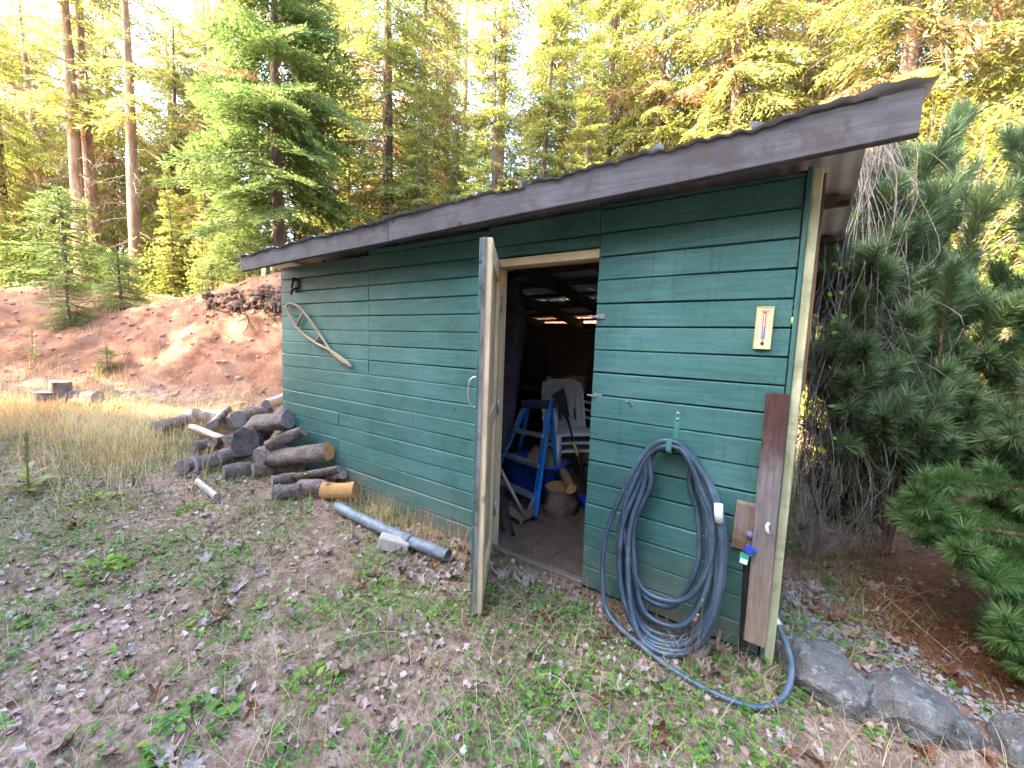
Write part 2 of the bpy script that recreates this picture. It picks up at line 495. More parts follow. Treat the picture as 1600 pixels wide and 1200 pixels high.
def axis_coords(segs):
    out = []
    for a, b, n in segs: out += list(np.linspace(a, b, n, endpoint=False))
    return np.array(out + [segs[-1][1]])
gx = axis_coords([(-220, -60, 12), (-60, -22, 20), (-22, -13, 45), (-13, -5, 100), (-5, 1.6, 150), (1.6, 6, 40), (6, 25, 25), (25, 200, 14)])
gy = axis_coords([(-200, -40, 10), (-40, -8, 22), (-8, -2.3, 45), (-2.3, 1.2, 100), (1.2, 8, 100), (8, 25, 45), (25, 220, 20)])
GX, GY = np.meshgrid(gx, gy, indexing='ij')
GZ = gz(GX, GY)
nx, ny = GX.shape
ii = (np.arange(nx - 1)[:, None] * ny + np.arange(ny - 1)[None, :]).ravel()
GF = np.stack([ii, ii + ny, ii + ny + 1, ii + 1], -1)
GV = np.stack([GX.ravel(), GY.ravel(), GZ.ravel()], -1)
FD = foot_d(GX, GY)
bankm = sstep(-0.1, 0.5, FD) * (1 - sstep(2.9, 4.2, FD + 1.2 * (fbm(GX, GY, 0.9, 31) - 0.5)))
bankm = np.maximum(bankm, 0.95 * sstep(-1.7, -0.6, FD) * sstep(-9, -6.5, GX) * sstep(-2.5, -0.5, GY) * (FD < 1))
bankm = bankm * (1 - sstep(-1.5, 0.5, GX))
inside = ((GX > -4.42) & (GX < 0.0) & (GY > -0.02) & (GY < 3.05)).astype(float)
duff = sstep(0.15, 0.6, GX + 0.35 * (fbm(GX, GY, 2.0, 41) - 0.5)) * sstep(0.1, 0.45, GY + 0.3 * (fbm(GX, GY, 1.5, 43) - 0.5)) * (1 - sstep(7, 12, GY))
straw = (1 - sstep(3.5, 8, FD)) * 0 + sstep(3.0, 4.4, FD)

def ground_mat():
    m, nt, b, out = new_mat('forest_floor')
    tc = nt.nodes.new('ShaderNodeTexCoord'); v = tc.outputs['Object']
    n1 = noise(nt, v, 1.3, 6, 0.65); n2 = noise(nt, v, 9, 6, 0.7); n3 = noise(nt, v, 55, 4, 0.7)
    soil = ramp(nt, [(0.32, (0.125, 0.080, 0.058)), (0.48, (0.28, 0.190, 0.145)), (0.66, (0.45, 0.335, 0.275))]); nt.links.new(n2, soil.inputs[0])
    patch = ramp(nt, [(0.35, (0.75, 0.72, 0.62)), (0.65, (1.1, 1.0, 1.0))]); nt.links.new(n1, patch.inputs[0])
    col = mixc(nt, soil.outputs[0], patch.outputs[0], 1.0, 'MULTIPLY')
    red = ramp(nt, [(0.30, (0.07, 0.033, 0.022)), (0.44, (0.20, 0.092, 0.055)), (0.60, (0.30, 0.155, 0.098)), (0.76, (0.17, 0.100, 0.076))])
    nr = noise(nt, v, 1.9, 7, 0.68, 0.4); nt.links.new(nr, red.inputs[0])
    def at(n):
        a = N(nt, 'ShaderNodeAttribute'); a.attribute_name = n; return a.outputs['Fac']
    col = mixc(nt, col, red.outputs[0], at('bank'))
    fl = ramp(nt, [(0.3, (0.20, 0.16, 0.055)), (0.55, (0.34, 0.26, 0.09)), (0.75, (0.17, 0.20, 0.05))]); nt.links.new(n1, fl.inputs[0])
    col = mixc(nt, col, fl.outputs[0], at('straw'))
    du = ramp(nt, [(0.3, (0.085, 0.038, 0.022)), (0.7, (0.25, 0.115, 0.062))]); nt.links.new(n2, du.inputs[0])
    col = mixc(nt, col, du.outputs[0], at('duff'))
    inn = ramp(nt, [(0.3, (0.13, 0.085, 0.06)), (0.7, (0.24, 0.165, 0.12))]); nt.links.new(n2, inn.inputs[0])
    col = mixc(nt, col, inn.outputs[0], at('inside'))
    f3 = ramp(nt, [(0.28, 0.5), (0.72, 1.4)]); nt.links.new(n3, f3.inputs[0])
    col = mixc(nt, col, f3.outputs[0], 1.0, 'MULTIPLY')
    nt.links.new(col, b.inputs['Base Color']); b.inputs['Roughness'].default_value = 0.95; b.inputs['Specular IOR Level'].default_value = 0.1
    ad = N(nt, 'ShaderNodeMath', operation='ADD'); nt.links.new(n2, ad.inputs[0]); nt.links.new(n3, ad.inputs[1])
    bump(nt, b, ad.outputs[0], 0.7, 0.03)
    return m
M_ground = ground_mat()
gme = np_mesh('ground', GV, GF, M_ground, True, {'bank': bankm.ravel(), 'inside': inside.ravel(), 'duff': duff.ravel(), 'straw': straw.ravel()})
setp(link('ground', gme), kind='structure')

# ------------------------------------------------------------------ shed
shed = empty('garden_shed', (0, 0, 0), 'green painted plank shed with a low sloping metal roof and its door standing open', 'shed')
XL, XR = -4.44, -0.066
JL, JR = -1.65, -0.964            # door opening
DTOP = 1.885
ROOF0 = 2.255
def roof_z(x, y): return ROOF0 + 0.018 * (x - 0.22) - 0.13 * (y + 0.27)
bk = MB()
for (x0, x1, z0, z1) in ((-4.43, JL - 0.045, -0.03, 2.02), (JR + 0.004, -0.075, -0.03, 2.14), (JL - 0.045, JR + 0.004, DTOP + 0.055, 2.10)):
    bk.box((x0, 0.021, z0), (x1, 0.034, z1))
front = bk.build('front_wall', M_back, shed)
wr = random.Random(4)
def plank(x0, x1, z0, z1, parent=front, mat=M_paint, y=0.0):
    mb = MB(); dy = wr.uniform(-0.0035, 0.003)
    bev = 0.0035
    t = wr.uniform(-0.0018, 0.0018)
    n = max(2, int((x1 - x0) / 0.45))
    xs = np.linspace(x0, x1, n + 1)
    prof = [(0.020, z0), (bev + 0.001, z0), (0.0, z0 + bev), (0.0, z1 - bev * 1.6), (bev + 0.002, z1), (0.020, z1)]
    V = []; F = []
    ph = wr.uniform(0, 6)
    for i, x in enumerate(xs):
        wv = 0.0018 * math.sin(ph + x * 2.1); wz = 0.0012 * math.sin(ph * 2 + x * 3.3)
        for (py, pz) in prof: V.append((x, y + dy + py + (wv if py < 0.01 else 0) + t * (pz - z0) / 0.12, pz + (wz if py < 0.015 else 0)))
    k = len(prof)
    for i in range(n):
        for j in range(k): F.append((i * k + j, i * k + (j + 1) % k, (i + 1) * k + (j + 1) % k, (i + 1) * k + j))
    F.append(tuple(range(k))); F.append(tuple(n * k + j for j in range(k))[::-1])
    mb.add(V, F)
    return mb.build('plank', mat, parent)
G = 0.0036
rowsL = [0.608 + 0.1233 * k for k in range(-5, 14)]
rowsR = [1.14 + 0.125 * k for k in range(-9, 10)]
topz = lambda x: roof_z(x, 0) - 0.045
def row(x0, x1, za, zb):
    zt = topz((x0 + x1) / 2)
    if za > zt - 0.02: return
    zb = min(zb, zt)
    plank(x0 + wr.uniform(0.001, 0.003), x1 - wr.uniform(0.001, 0.003), za + wr.uniform(0.6, 1.3) * G, zb - wr.uniform(0.3, 0.8) * G)
for a, b in zip(rowsL[:-1], rowsL[1:]):
    seam = -2.99 if (a + b) / 2 > 1.104 else -3.425
    row(XL, seam, a, b)
    row(seam, JL - 0.038 if b < DTOP + 0.09 else -1.731, a, b)
za = DTOP + 0.058
for zb in (2.015, 2.30): row(-1.731, -0.964, za, zb); za = zb
for a, b in zip(rowsR[:-1], rowsR[1:]): row(JR, XR, max(a, 0.0), b)
# corner, side and back walls
mb = MB().box((-0.062, -0.016, 0.0), (-0.044, 0.02, 2.17), bev=0.003); mb.build('corner_trim', M_paintZ, shed)
mb = MB().box((-0.043, -0.004, 0.0), (-0.008, 0.09, 2.16), bev=0.003); mb.build('corner_post', M_cream, shed)
mb = MB().box((-0.007, 0.004, 1.25), (0.004, 0.03, 2.14)); mb.build('trim_strip', wood_mat('rusty_brown_strip', (0.10, 0.05, 0.035), (0.2, 0.11, 0.07), 2), shed)
M_side = wood_mat('side_board', (0.16, 0.12, 0.09), (0.33, 0.26, 0.20), 1)
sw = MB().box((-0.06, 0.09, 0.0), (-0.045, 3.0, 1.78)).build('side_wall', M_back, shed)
for k in range(14):
    z = 0.02 + 0.125 * k
    MB().box((-0.044, 0.092, z), (-0.012, 3.0, z + 0.118), bev=0.004).build('plank', M_side, sw)
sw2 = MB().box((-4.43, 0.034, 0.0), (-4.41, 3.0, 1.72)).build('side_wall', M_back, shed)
for k in range(13):
    z = 0.02 + 0.125 * k
    MB().box((-4.45, 0.036, z), (-4.431, 3.0, z + 0.118), bev=0.003).build('plank', M_side, sw2)
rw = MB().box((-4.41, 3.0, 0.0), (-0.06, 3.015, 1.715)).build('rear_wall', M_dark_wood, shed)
for k in range(14):
    z = 0.005 + 0.122 * k
    MB().box((-4.41, 3.017, z), (-0.06, 3.035, min(z + 0.12, 1.715)), bev=0.003).build('plank', M_side, rw)
# roof: rafters, purlins, corrugated sheets in a part of their own
XF0, XF1 = -4.69, 0.232
rb = MB()
for x in np.arange(-4.36, -0.06, 0.61):
    V = []
    for (y, dz0, dz1) in ((0.04, -0.125, -0.022), (3.02, -0.125, -0.022)):
        for dx in (0, 0.038):
            for dz in (dz0, dz1): V.append((x + dx, y, roof_z(x, y) + dz - 0.012))
    rb.add(V, [(0, 1, 3, 2), (4, 6, 7, 5), (0, 4, 5, 1), (2, 3, 7, 6), (0, 2, 6, 4), (1, 5, 7, 3)])
roof = rb.build('roof_frame', M_dark_wood, shed)
for k, y in enumerate((-0.15, 0.38, 0.92, 1.30, 1.68, 2.16, 2.60, 2.93)):
    z = roof_z(0, y) - 0.034
    V = []
    for x in (XF0 + 0.05, 0.105):
        zz = roof_z(x, y) - 0.034
        for yy in (y, y + 0.085):
            for dz in (0.0, 0.021): V.append((x, yy, zz + dz - 0.13 * (yy - y)))
    MB().add(V, [(0, 1, 3, 2), (4, 6, 7, 5), (0, 4, 5, 1), (2, 3, 7, 6), (0, 2, 6, 4), (1, 5, 7, 3)]).build('purlin', M_dark_wood, roof)
rr = np.random.default_rng(12)
def translucent_mat():
    m, nt, b, out = new_mat('added_translucent_sheet')  # translucent sheet added to show as broken bright strips in the ceiling
    v = coords(nt, 'Object', (1, 1, 1), True); n = noise(nt, v, 3.5, 4)
    c = ramp(nt, [(0.52, (0.008, 0.008, 0.008)), (0.70, (0.11, 0.115, 0.11))]); nt.links.new(n, c.inputs[0])
    nt.links.new(c.outputs[0], b.inputs['Base Color']); tr = nt.nodes.new('ShaderNodeBsdfTranslucent'); nt.links.new(c.outputs[0], tr.inputs[0])
    mx = nt.nodes.new('ShaderNodeMixShader'); mx.inputs[0].default_value = 0.3; nt.links.new(b.outputs[0], mx.inputs[1]); nt.links.new(tr.outputs[0], mx.inputs[2]); nt.links.new(mx.outputs[0], out.inputs[0])
    return m
M_translucent = translucent_mat()
def sheet(x0, x1, y0, y1, lift=0.0, curl=0.0, mat=None):
    nxs = int((x1 - x0) / 0.019); xs = np.linspace(x0, x1, nxs + 1); ys = np.linspace(y0, y1, 9)
    ph = rr.uniform(0, 6)
    X, Y = np.meshgrid(xs, ys, indexing='ij')
    edge = np.exp(-((Y - y0) / 0.12) ** 2)
    dent = edge * (0.010 * np.sin(X * 7.3 + ph) + 0.008 * np.sin(X * 17.1 + 2 * ph) + 0.004 * np.sin(X * 41 + ph))
    Z = roof_z(X, Y) + 0.012 + lift + 0.006 * np.sin(X * 2 * math.pi / 0.076) + dent * 0.8
    if curl: Z = Z + curl * sstep(x1 - 0.5, x1, X) ** 2 * edge
    V = np.stack([X.ravel(), Y.ravel(), Z.ravel()], -1); n = len(ys)
    i = (np.arange(nxs)[:, None] * n + np.arange(n - 1)[None, :]).ravel()
    F = np.stack([i, i + n, i + n + 1, i + 1], -1)
    me = np_mesh('roofing_sheet', V, F, mat or M_steel, True)
    o = link('roofing_sheet', me, shed); return o
sx = np.linspace(XF0 - 0.10, 0.12, 8)
for i in range(7):
    a, b = sx[i] - (0.05 if i else 0), sx[i + 1]
    lift = 0.004 * (i % 2)
    fy = -0.285 - rr.uniform(0, 0.012)
    if i in (2, 3, 4):
        sheet(a, b, fy, 1.46, lift); sheet(a, b, 1.44, 2.08, lift + .008, 0, M_translucent); sheet(a, b, 2.06, 3.04, lift)
    else: sheet(a, b, fy, 3.04, lift, 0)
# bent flashing over the right end of the fascia
xs = np.linspace(-0.25, XF1 + 0.03, 26); ys = np.array([-0.292, -0.26, -0.22, -0.17, -0.12])
X, Y = np.meshgrid(xs, ys, indexing='ij')
Z = roof_z(X, Y) + 0.020 + 0.008 * sstep(-.1, XF1, X) + 0.024 * sstep(0.05, XF1 + .03, X) * sstep(-.29, -.2, Y) + 0.005 * np.sin(X * 31 + Y * 9) + 0.006 * np.sin(X * 13 + Y * 20) + 0.004 * np.sin(X * 71)
i = (np.arange(25)[:, None] * 5 + np.arange(4)[None, :]).ravel()
link('roof_flashing', np_mesh('roof_flashing', np.stack([X.ravel(), Y.ravel(), Z.ravel()], -1), np.stack([i, i + 5, i + 6, i + 1], -1), M_steel, True), shed)
# nail heads along the studs
nm = MB()
for x in (-4.40, -3.79, -3.18, -2.60, -2.0, -.93, -.52, -.10):
    rows = rowsL if x < -1 else rowsR
    for a_, b_ in zip(rows[:-1], rows[1:]):
        if b_ > 2.05 or a_ < 0: continue
        for zz in (a_ + .03, b_ - .03):
            q = wr.uniform(-.012, .012); xx = x + q; r_ = .0034
            nm.add([(xx + r_ * math.cos(t), -.0055, zz + r_ * math.sin(t)) for t in np.arange(6) * math.pi / 3], [(0, 1, 2, 3, 4, 5)])
setp(nm.build('nail_heads', noisy('rusty_nail', [(0.3, (0.02, 0.03, 0.026)), (0.7, (0.06, 0.05, 0.04))], 9, rough=.6), front), kind='stuff')
# fascia, two boards butted
def fascia(x0, x1):
    n = 14; xs = np.linspace(x0, x1, n + 1); V = []; F = []
    for i, x in enumerate(xs):
        zt = ROOF0 + 0.018 * (x - 0.22) + 0.008; zb = zt - 0.142 + 0.0025 * math.sin(x * 3.1)
        for (y, z) in ((-0.268, zb + 0.004), (-0.268, zt), (-0.230, zt), (-0.230, zb), (-0.264, zb)): V.append((x, y + 0.003 * math.sin(x * 1.3), z))
    for i in range(n):
        for j in range(5): F.append((i * 5 + j, i * 5 + (j + 1) % 5, i * 5 + 5 + (j + 1) % 5, i * 5 + 5 + j))
    F.append((0, 1, 2, 3, 4)); F.append(tuple(n * 5 + j for j in range(5))[::-1])
    return MB().add(V, F).build('fascia_board', M_grey_wood, shed)
fascia(XF0, -2.402); fascia(-2.397, XF1)
# door frame and threshold
MB().box((JL - 0.036, -0.006, 0.0), (JL, 0.10, DTOP), bev=0.003).build('door_jamb', M_pale_wood, shed)
MB().box((JR + 0.005, 0.022, 0.0), (JR + 0.04, 0.10, DTOP), bev=0.003).build('door_jamb', M_dark_wood, shed)
MB().box((JL - 0.036, -0.008, DTOP + 0.001), (JR + 0.002, 0.10, DTOP + 0.05), bev=0.003).build('door_header', M_pale_woodX, shed)
MB().box((JL - 0.03, 0.0, -0.03), (JR + 0.003, 0.045, 0.035), bev=0.006).build('threshold', wood_mat('sill', (0.12, 0.09, 0.07), (0.25, 0.19, 0.14), 0), shed)
# door swung out past the line of sight: hinge at the left jamb
ang = -math.radians(56.5)
DM = Matrix.Translation((JL - 0.012, -0.012, 0)) @ Matrix.Rotation(ang, 4, 'Z')
DW, DZ0, DZ1 = 0.695, 0.02, 1.90
db = MB()
db.box((0.0, -0.0, DZ0), (DW, 0.012, DZ1), DM, 0.001)
door = db.build('door', M_pale_wood, shed)
# frame of 2x4 laid flat behind the boards; inner skin faces the doorway
def dpart(name, a, b, mat, bev=0.003): return MB().box(a, b, DM, bev).build(name, mat, door)
dpart('door_stile', (DW - 0.085, 0.0125, DZ0), (DW, 0.036, DZ1), M_pale_wood)
dpart('door_stile', (0.0, 0.0125, DZ0), (0.085, 0.036, DZ1), M_pale_wood)
dpart('door_rail', (0.086, 0.0125, DZ0 + 0.02), (DW - 0.086, 0.036, DZ0 + 0.12), M_pale_wood)
dpart('door_rail', (0.086, 0.0125, 0.93), (DW - 0.086, 0.036, 1.03), M_pale_wood)
dpart('door_rail', (0.086, 0.0125, DZ1 - 0.11), (DW - 0.086, 0.036, DZ1 - 0.01), M_pale_wood)
dpart('edge_strip', (DW + 0.0005, -0.012, DZ0), (DW + 0.006, 0.008, DZ1), M_grey_woodZ, 0.001)
for k in range(16):
    z0 = DZ0 + 0.1175 * k
    mb = MB().box((0.002, -0.026, z0 + 0.003), (DW + 0.002, -0.0015, min(z0 + 0.1145, DZ1 + 0.004)), DM, 0.003)
    mb.build('plank', M_paint, door)
hp = [(0, -0.028, -0.075), (0, -0.045, -0.072), (0, -0.062, -0.05), (0, -0.066, 0.0), (0, -0.062, 0.05), (0, -0.045, 0.072), (0, -0.028, 0.075)]
hp = smooth_path([np.array(DM @ Vector((DW - 0.05 + p[0], p[1], 1.16 + p[2]))) for p in hp], 22)
MB().tube(hp, 0.006, 8).build('handle', M_metal, door)
for z in (0.3, 1.0, 1.66):
    hb = MB(); hb.box((-0.03, 0.0365, z - 0.05), (0.07, 0.0395, z + 0.05), DM, 0.001)
    hb.tube([np.array(DM @ Vector((-0.008, 0.044, z - 0.052))), np.array(DM @ Vector((-0.008, 0.044, z + 0.052)))], 0.007, 8)
    hb.build('hinge', M_metal, door)
# hardware on the boards
def latch(x, z):
    mb = MB(); mb.box((x - 0.004, -0.004, z - 0.012), (x + 0.045, -0.0006, z + 0.014), None, 0.001)
    mb.box((x - 0.022, -0.012, z - 0.007), (x + 0.012, -0.0045, z + 0.006), None, 0.001)
    mb.tube([(x - 0.018, -0.013, z), (x - 0.03, -0.022, z + 0.004), (x - 0.036, -0.012, z + 0.002)], 0.004, 6)
    mb.build('latch', M_metal, shed)
latch(-0.955, 1.571); latch(-0.948, 1.135)
nb = MB().tube([(-0.741, 0.004, 1.118), (-0.745, -0.03, 1.122), (-0.752, -0.04, 1.132)], 0.0045, 6)
nb.tube([(-0.741, -0.004, 1.118), (-0.73, -0.02, 1.113), (-0.722, -0.028, 1.118)], 0.003, 5)
nb.build('nail_hook', M_metal, shed)
# ------------------------------------------------------------------ forest
M_bark_fir = noisy('fir_bark', [(0.3, (0.07, 0.048, 0.036)), (0.5, (0.15, 0.10, 0.072)), (0.72, (0.27, 0.19, 0.14))], 5, (1, 1, 0.16), 0.9, 0.9, 0.03, fine=26)
M_bark_pine = noisy('pine_bark', [(0.3, (0.13, 0.065, 0.038)), (0.5, (0.27, 0.15, 0.09)), (0.72, (0.42, 0.27, 0.17))], 4, (1, 1, 0.2), 0.9, 0.9, 0.03, fine=22)
M_twig = noisy('dry_twig', [(0.3, (0.10, 0.065, 0.045)), (0.7, (0.24, 0.17, 0.12))], 9, rough=0.9, bmp=0.2)
M_fir = foliage('fir_needles', [(0.026, 0.056, 0.018), (0.075, 0.130, 0.036), (0.145, 0.205, 0.056), (0.22, 0.265, 0.075)], 0.40, 1.3)
M_spruce = foliage('spruce_needles', [(0.08, 0.105, 0.026), (0.17, 0.195, 0.045), (0.27, 0.28, 0.066), (0.34, 0.33, 0.085)], 0.48, 1.1)
M_gold = foliage('yellowing_needles', [(0.09, 0.102, 0.026), (0.185, 0.195, 0.048), (0.29, 0.29, 0.070), (0.36, 0.345, 0.095)], 0.46, 1.0)
M_brown = foliage('dead_needles', [(0.14, 0.080, 0.036), (0.25, 0.15, 0.068), (0.36, 0.235, 0.115)], 0.35, 1.6)

def leaf_cards(P, D, Nn, L, W, rng, v):
    """diamond cards: base P, direction D, side Nn, length L, width W"""
    n = len(P)
    L = np.broadcast_to(np.asarray(L, float), (n,))[:, None]; W = np.broadcast_to(np.asarray(W, float), (n,))[:, None]
    V = np.stack([P, P + D * L * 0.45 + Nn * W * 0.5, P + D * L, P + D * L * 0.45 - Nn * W * 0.5], 1).reshape(-1, 3)
    F = np.arange(n * 4).reshape(n, 4)
    return V, F, np.repeat(v, 4)
def norm(a): return a / (np.linalg.norm(a, axis=-1, keepdims=True) + 1e-9)

def branch_template(L, rng, leaf=(0.10, 0.030), dens=1.0, droop=0.25, hang=0.0, bare=0.12, width=0.42):
    """one conifer bough along +x: side twigs in a flat spray, needle cards along every twig"""
    P = []; D = []; T = []
    nst = max(6, int(L / 0.085 * dens))
    ts = np.linspace(bare, 1.0, nst)
    def axis(t): return np.array([L * t, 0, -droop * L * t * t + 0.10 * L * t ** 3])
    for t in ts:
        base = axis(t)
        for s in (-1, 1):
            ln = L * width * (1 - t) ** 0.75 * rng.uniform(0.65, 1.15) * min(1, (t + 0.12) / 0.35) + 0.06
            a = math.radians(rng.uniform(42, 66))
            d = np.array([math.cos(a), s * math.sin(a), rng.normal(-0.08 - hang, 0.12 + 0.25 * hang)]); d /= np.linalg.norm(d)
            m = max(2, int(ln / (leaf[0] * 0.42) * dens))
            q = np.linspace(0.08, 1.0, m)[:, None]
            pts = base + d * ln * q + np.array([0, 0, -0.22 * ln]) * q ** 2 * (1 + 3 * hang)
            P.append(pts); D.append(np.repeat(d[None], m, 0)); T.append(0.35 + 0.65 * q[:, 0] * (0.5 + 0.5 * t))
    m = max(3, int(L / (leaf[0] * 0.4)))
    q = np.linspace(0.25, 1.0, m); pts = np.array([axis(t) for t in q])
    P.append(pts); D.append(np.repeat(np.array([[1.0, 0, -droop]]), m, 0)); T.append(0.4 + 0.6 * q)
    P = np.concatenate(P); D = norm(np.concatenate(D)); T = np.concatenate(T)
    # needles fan left and right of each twig
    sgn = rng.choice([-1, 1], len(P))
    side = norm(np.cross(D, np.array([0, 0, 1.0])))
    fan = rng.uniform(0.15, 0.75, len(P))[:, None] * sgn[:, None]
    D2 = norm(D + side * fan + np.array([0, 0, 1.0]) * rng.normal(0.05 - 0.5 * hang, 0.22, len(P))[:, None])
    rv = norm(rng.normal(0, 1, (len(P), 3)) * 0.5 + np.array([0, 0, 1.0]))
    Nn = norm(np.cross(D2, rv))
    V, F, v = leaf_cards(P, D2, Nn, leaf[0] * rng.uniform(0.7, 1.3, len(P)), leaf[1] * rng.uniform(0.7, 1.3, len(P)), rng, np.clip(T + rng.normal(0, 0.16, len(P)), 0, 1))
    ax = np.array([axis(t) for t in np.linspace(0, 0.96, 7)])
    SV, SF, _ = tube_np(ax, np.linspace(0.008 + 0.005 * L, 0.003, 7), 4, False)
    return (V, F, v), (SV, SF)

def bough_xf(az, pitch, roll, s):
    c, sn = math.cos(az), math.sin(az); cp, sp = math.cos(pitch), math.sin(pitch); cr, sr = math.cos(roll), math.sin(roll)
    Z = np.array([[c, -sn, 0], [sn, c, 0], [0, 0, 1]]); Yr = np.array([[cp, 0, -sp], [0, 1, 0], [sp, 0, cp]]); Xr = np.array([[1, 0, 0], [0, cr, -sr], [0, sr, cr]])
    return (Z @ Yr @ Xr) * s

def trunk_np(H, r0, rng, bend=0.15, n=9, flare=1.35):
    ts = np.linspace(0, 1, 16)
    ph = rng.uniform(0, 6, 2)
    P = np.stack([bend * np.sin(ts * 3 + ph[0]) * ts, bend * np.sin(ts * 2.4 + ph[1]) * ts, H * ts], -1)
    P[0, 2] = -0.5
    r = r0 * (1 - ts) ** 0.8 + 0.01; r[0] *= flare
    V, F, C = tube_np(P, r, n, True)
    V = V + rng.normal(0, 0.006, V.shape)
    return P, V, F

def conifer(name, seed, H, r0, z0, R, nb, mat, bark, label, cat='tree', leaf=(0.10, 0.030), dens=1.0, droop=0.25, hang=0.0,
            shape=0.8, brown=0.0, twigs=0, bend=0.15, width=0.42, clump=None, pitch=(0.15, -0.25)):
    rng = np.random.default_rng(seed)
    root = empty(name, (0, 0, -100), label, cat)
    TP, TV, TF = trunk_np(H, r0, rng, bend)
    lens = [0.35, 0.62, 1.0]
    tmpl = [[branch_template(R * l, rng, leaf, dens, droop, hang, width=width) for _ in range(3)] for l in lens]
    ctm = lambda z: np.array([np.interp(z, TP[:, 2], TP[:, k]) for k in range(3)])
    crown = []; dead = []; sticks = []
    zs = np.sort(z0 + (H * 0.985 - z0) * rng.uniform(0, 1, nb) ** 0.9)
    az = 0
    for z in zs:
        if clump is not None and rng.uniform() > clump: 
            if rng.uniform() < 0.75: continue
        t = (z - z0) / (H - z0)
        prof = (1 - t) ** shape * min(1.0, 0.55 + t / 0.18 * 0.45)
        ln = R * prof * rng.uniform(0.65, 1.1) + 0.12
        az += 2.399 + rng.normal(0, 0.4)
        ci = int(np.argmin([abs(l * R - ln) for l in lens]))
        (V, F, v), (SV, SF) = tmpl[ci][rng.integers(3)]
        M = bough_xf(az, pitch[0] * t + pitch[1] * (1 - t) + rng.normal(0, 0.10), rng.normal(0, 0.25), ln / (lens[ci] * R))
        p = ctm(z)
        isb = rng.uniform() < brown * (1.25 - t)
        (dead if isb else crown).append((V @ M.T + p, F, np.clip(v + rng.normal(0, 0.12), 0, 1)))
        sticks.append((SV @ M.T + p, SF))
    for k in range(twigs):      # bare drooping twigs below and inside the crown
        z = rng.uniform(0.12 * H, z0 + 0.45 * (H - z0)); a = rng.uniform(0, 6.283); ln = R * rng.uniform(0.25, 0.75)
        p = ctm(z); q = np.linspace(0, 1, 6)[:, None]
        d = np.array([math.cos(a), math.sin(a), rng.uniform(-0.3, 0.15)])
        pts = p + d * ln * q + np.array([0, 0, -0.3 * ln]) * q ** 2 + rng.normal(0, 0.02, (6, 3))
        V, F, _ = tube_np(pts, np.linspace(0.014, 0.004, 6), 4, False); sticks.append((V, F))
        for j in range(5):
            b = pts[rng.integers(2, 6)]; dd = norm(rng.normal(0, 1, 3) + np.array([d[0], d[1], -0.6])); l2 = ln * rng.uniform(0.15, 0.4)
            qq = np.linspace(0, 1, 4)[:, None]
            V, F, _ = tube_np(b + dd * l2 * qq + np.array([0, 0, -0.15]) * l2 * qq ** 2, np.linspace(0.006, 0.002, 4), 3, False); sticks.append((V, F))
    link('trunk', np_mesh('trunk', TV, TF, bark, True), root)
    V, F, A = merge_np(sticks); setp(link('boughs', np_mesh('boughs', V, F, M_twig, True), root), kind='stuff')
    if crown:
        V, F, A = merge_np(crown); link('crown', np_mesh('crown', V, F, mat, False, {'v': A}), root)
    if dead:
        V, F, A = merge_np(dead); link('dead_needles', np_mesh('dead_needles', V, F, M_brown, False, {'v': A}), root)
    return root

protos = {}
def proto(key, *a, **k):
    protos[key] = [conifer(*a, **k), None, False]
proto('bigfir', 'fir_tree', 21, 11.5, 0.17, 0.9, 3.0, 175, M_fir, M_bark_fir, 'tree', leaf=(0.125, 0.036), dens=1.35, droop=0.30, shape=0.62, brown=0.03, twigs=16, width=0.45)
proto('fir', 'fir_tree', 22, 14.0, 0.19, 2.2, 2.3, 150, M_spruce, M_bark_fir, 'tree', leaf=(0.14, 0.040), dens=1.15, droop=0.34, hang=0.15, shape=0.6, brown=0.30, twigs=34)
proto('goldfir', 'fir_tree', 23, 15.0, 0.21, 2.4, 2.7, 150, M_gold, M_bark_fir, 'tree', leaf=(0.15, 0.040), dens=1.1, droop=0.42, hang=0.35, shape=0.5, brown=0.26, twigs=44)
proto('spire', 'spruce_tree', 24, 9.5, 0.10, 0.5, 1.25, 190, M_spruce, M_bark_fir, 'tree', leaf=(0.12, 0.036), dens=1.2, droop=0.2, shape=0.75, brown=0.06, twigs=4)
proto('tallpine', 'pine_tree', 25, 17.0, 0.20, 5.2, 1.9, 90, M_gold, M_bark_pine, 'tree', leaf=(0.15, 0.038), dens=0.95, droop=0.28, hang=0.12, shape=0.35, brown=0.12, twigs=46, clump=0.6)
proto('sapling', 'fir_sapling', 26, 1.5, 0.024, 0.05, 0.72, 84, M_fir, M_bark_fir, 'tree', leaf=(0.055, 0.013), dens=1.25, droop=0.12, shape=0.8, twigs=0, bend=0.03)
KT = {k: tree_of(v[0]) for k, v in protos.items()}
def tree(key, loc, s=1.0, rz=0.0, label=None, group=None, cat='tree', name=None, sink=0.1, tilt=0.0):
    pr = protos[key]
    if not pr[2]: o = pr[0]; pr[2] = True
    else: o = copy_tree(pr[0], KT[key])
    o.location = (float(loc[0]), float(loc[1]), float(gz(loc[0], loc[1])) - sink); o.rotation_euler = (tilt, tilt * 0.4, rz); o.scale = (s, s, s)
    if name: o.name = name
    if 'group' in o: del o['group']
    setp(o, label, cat, group); return o
def at(u, d):       # ground spot in the direction of column u at forward distance d
    p = atD(u, 520, d); return p
def tree_u(key, u, d, s=1.0, rz=0.0, **k): p = at(u, d); return tree(key, p, s, rz, **k)

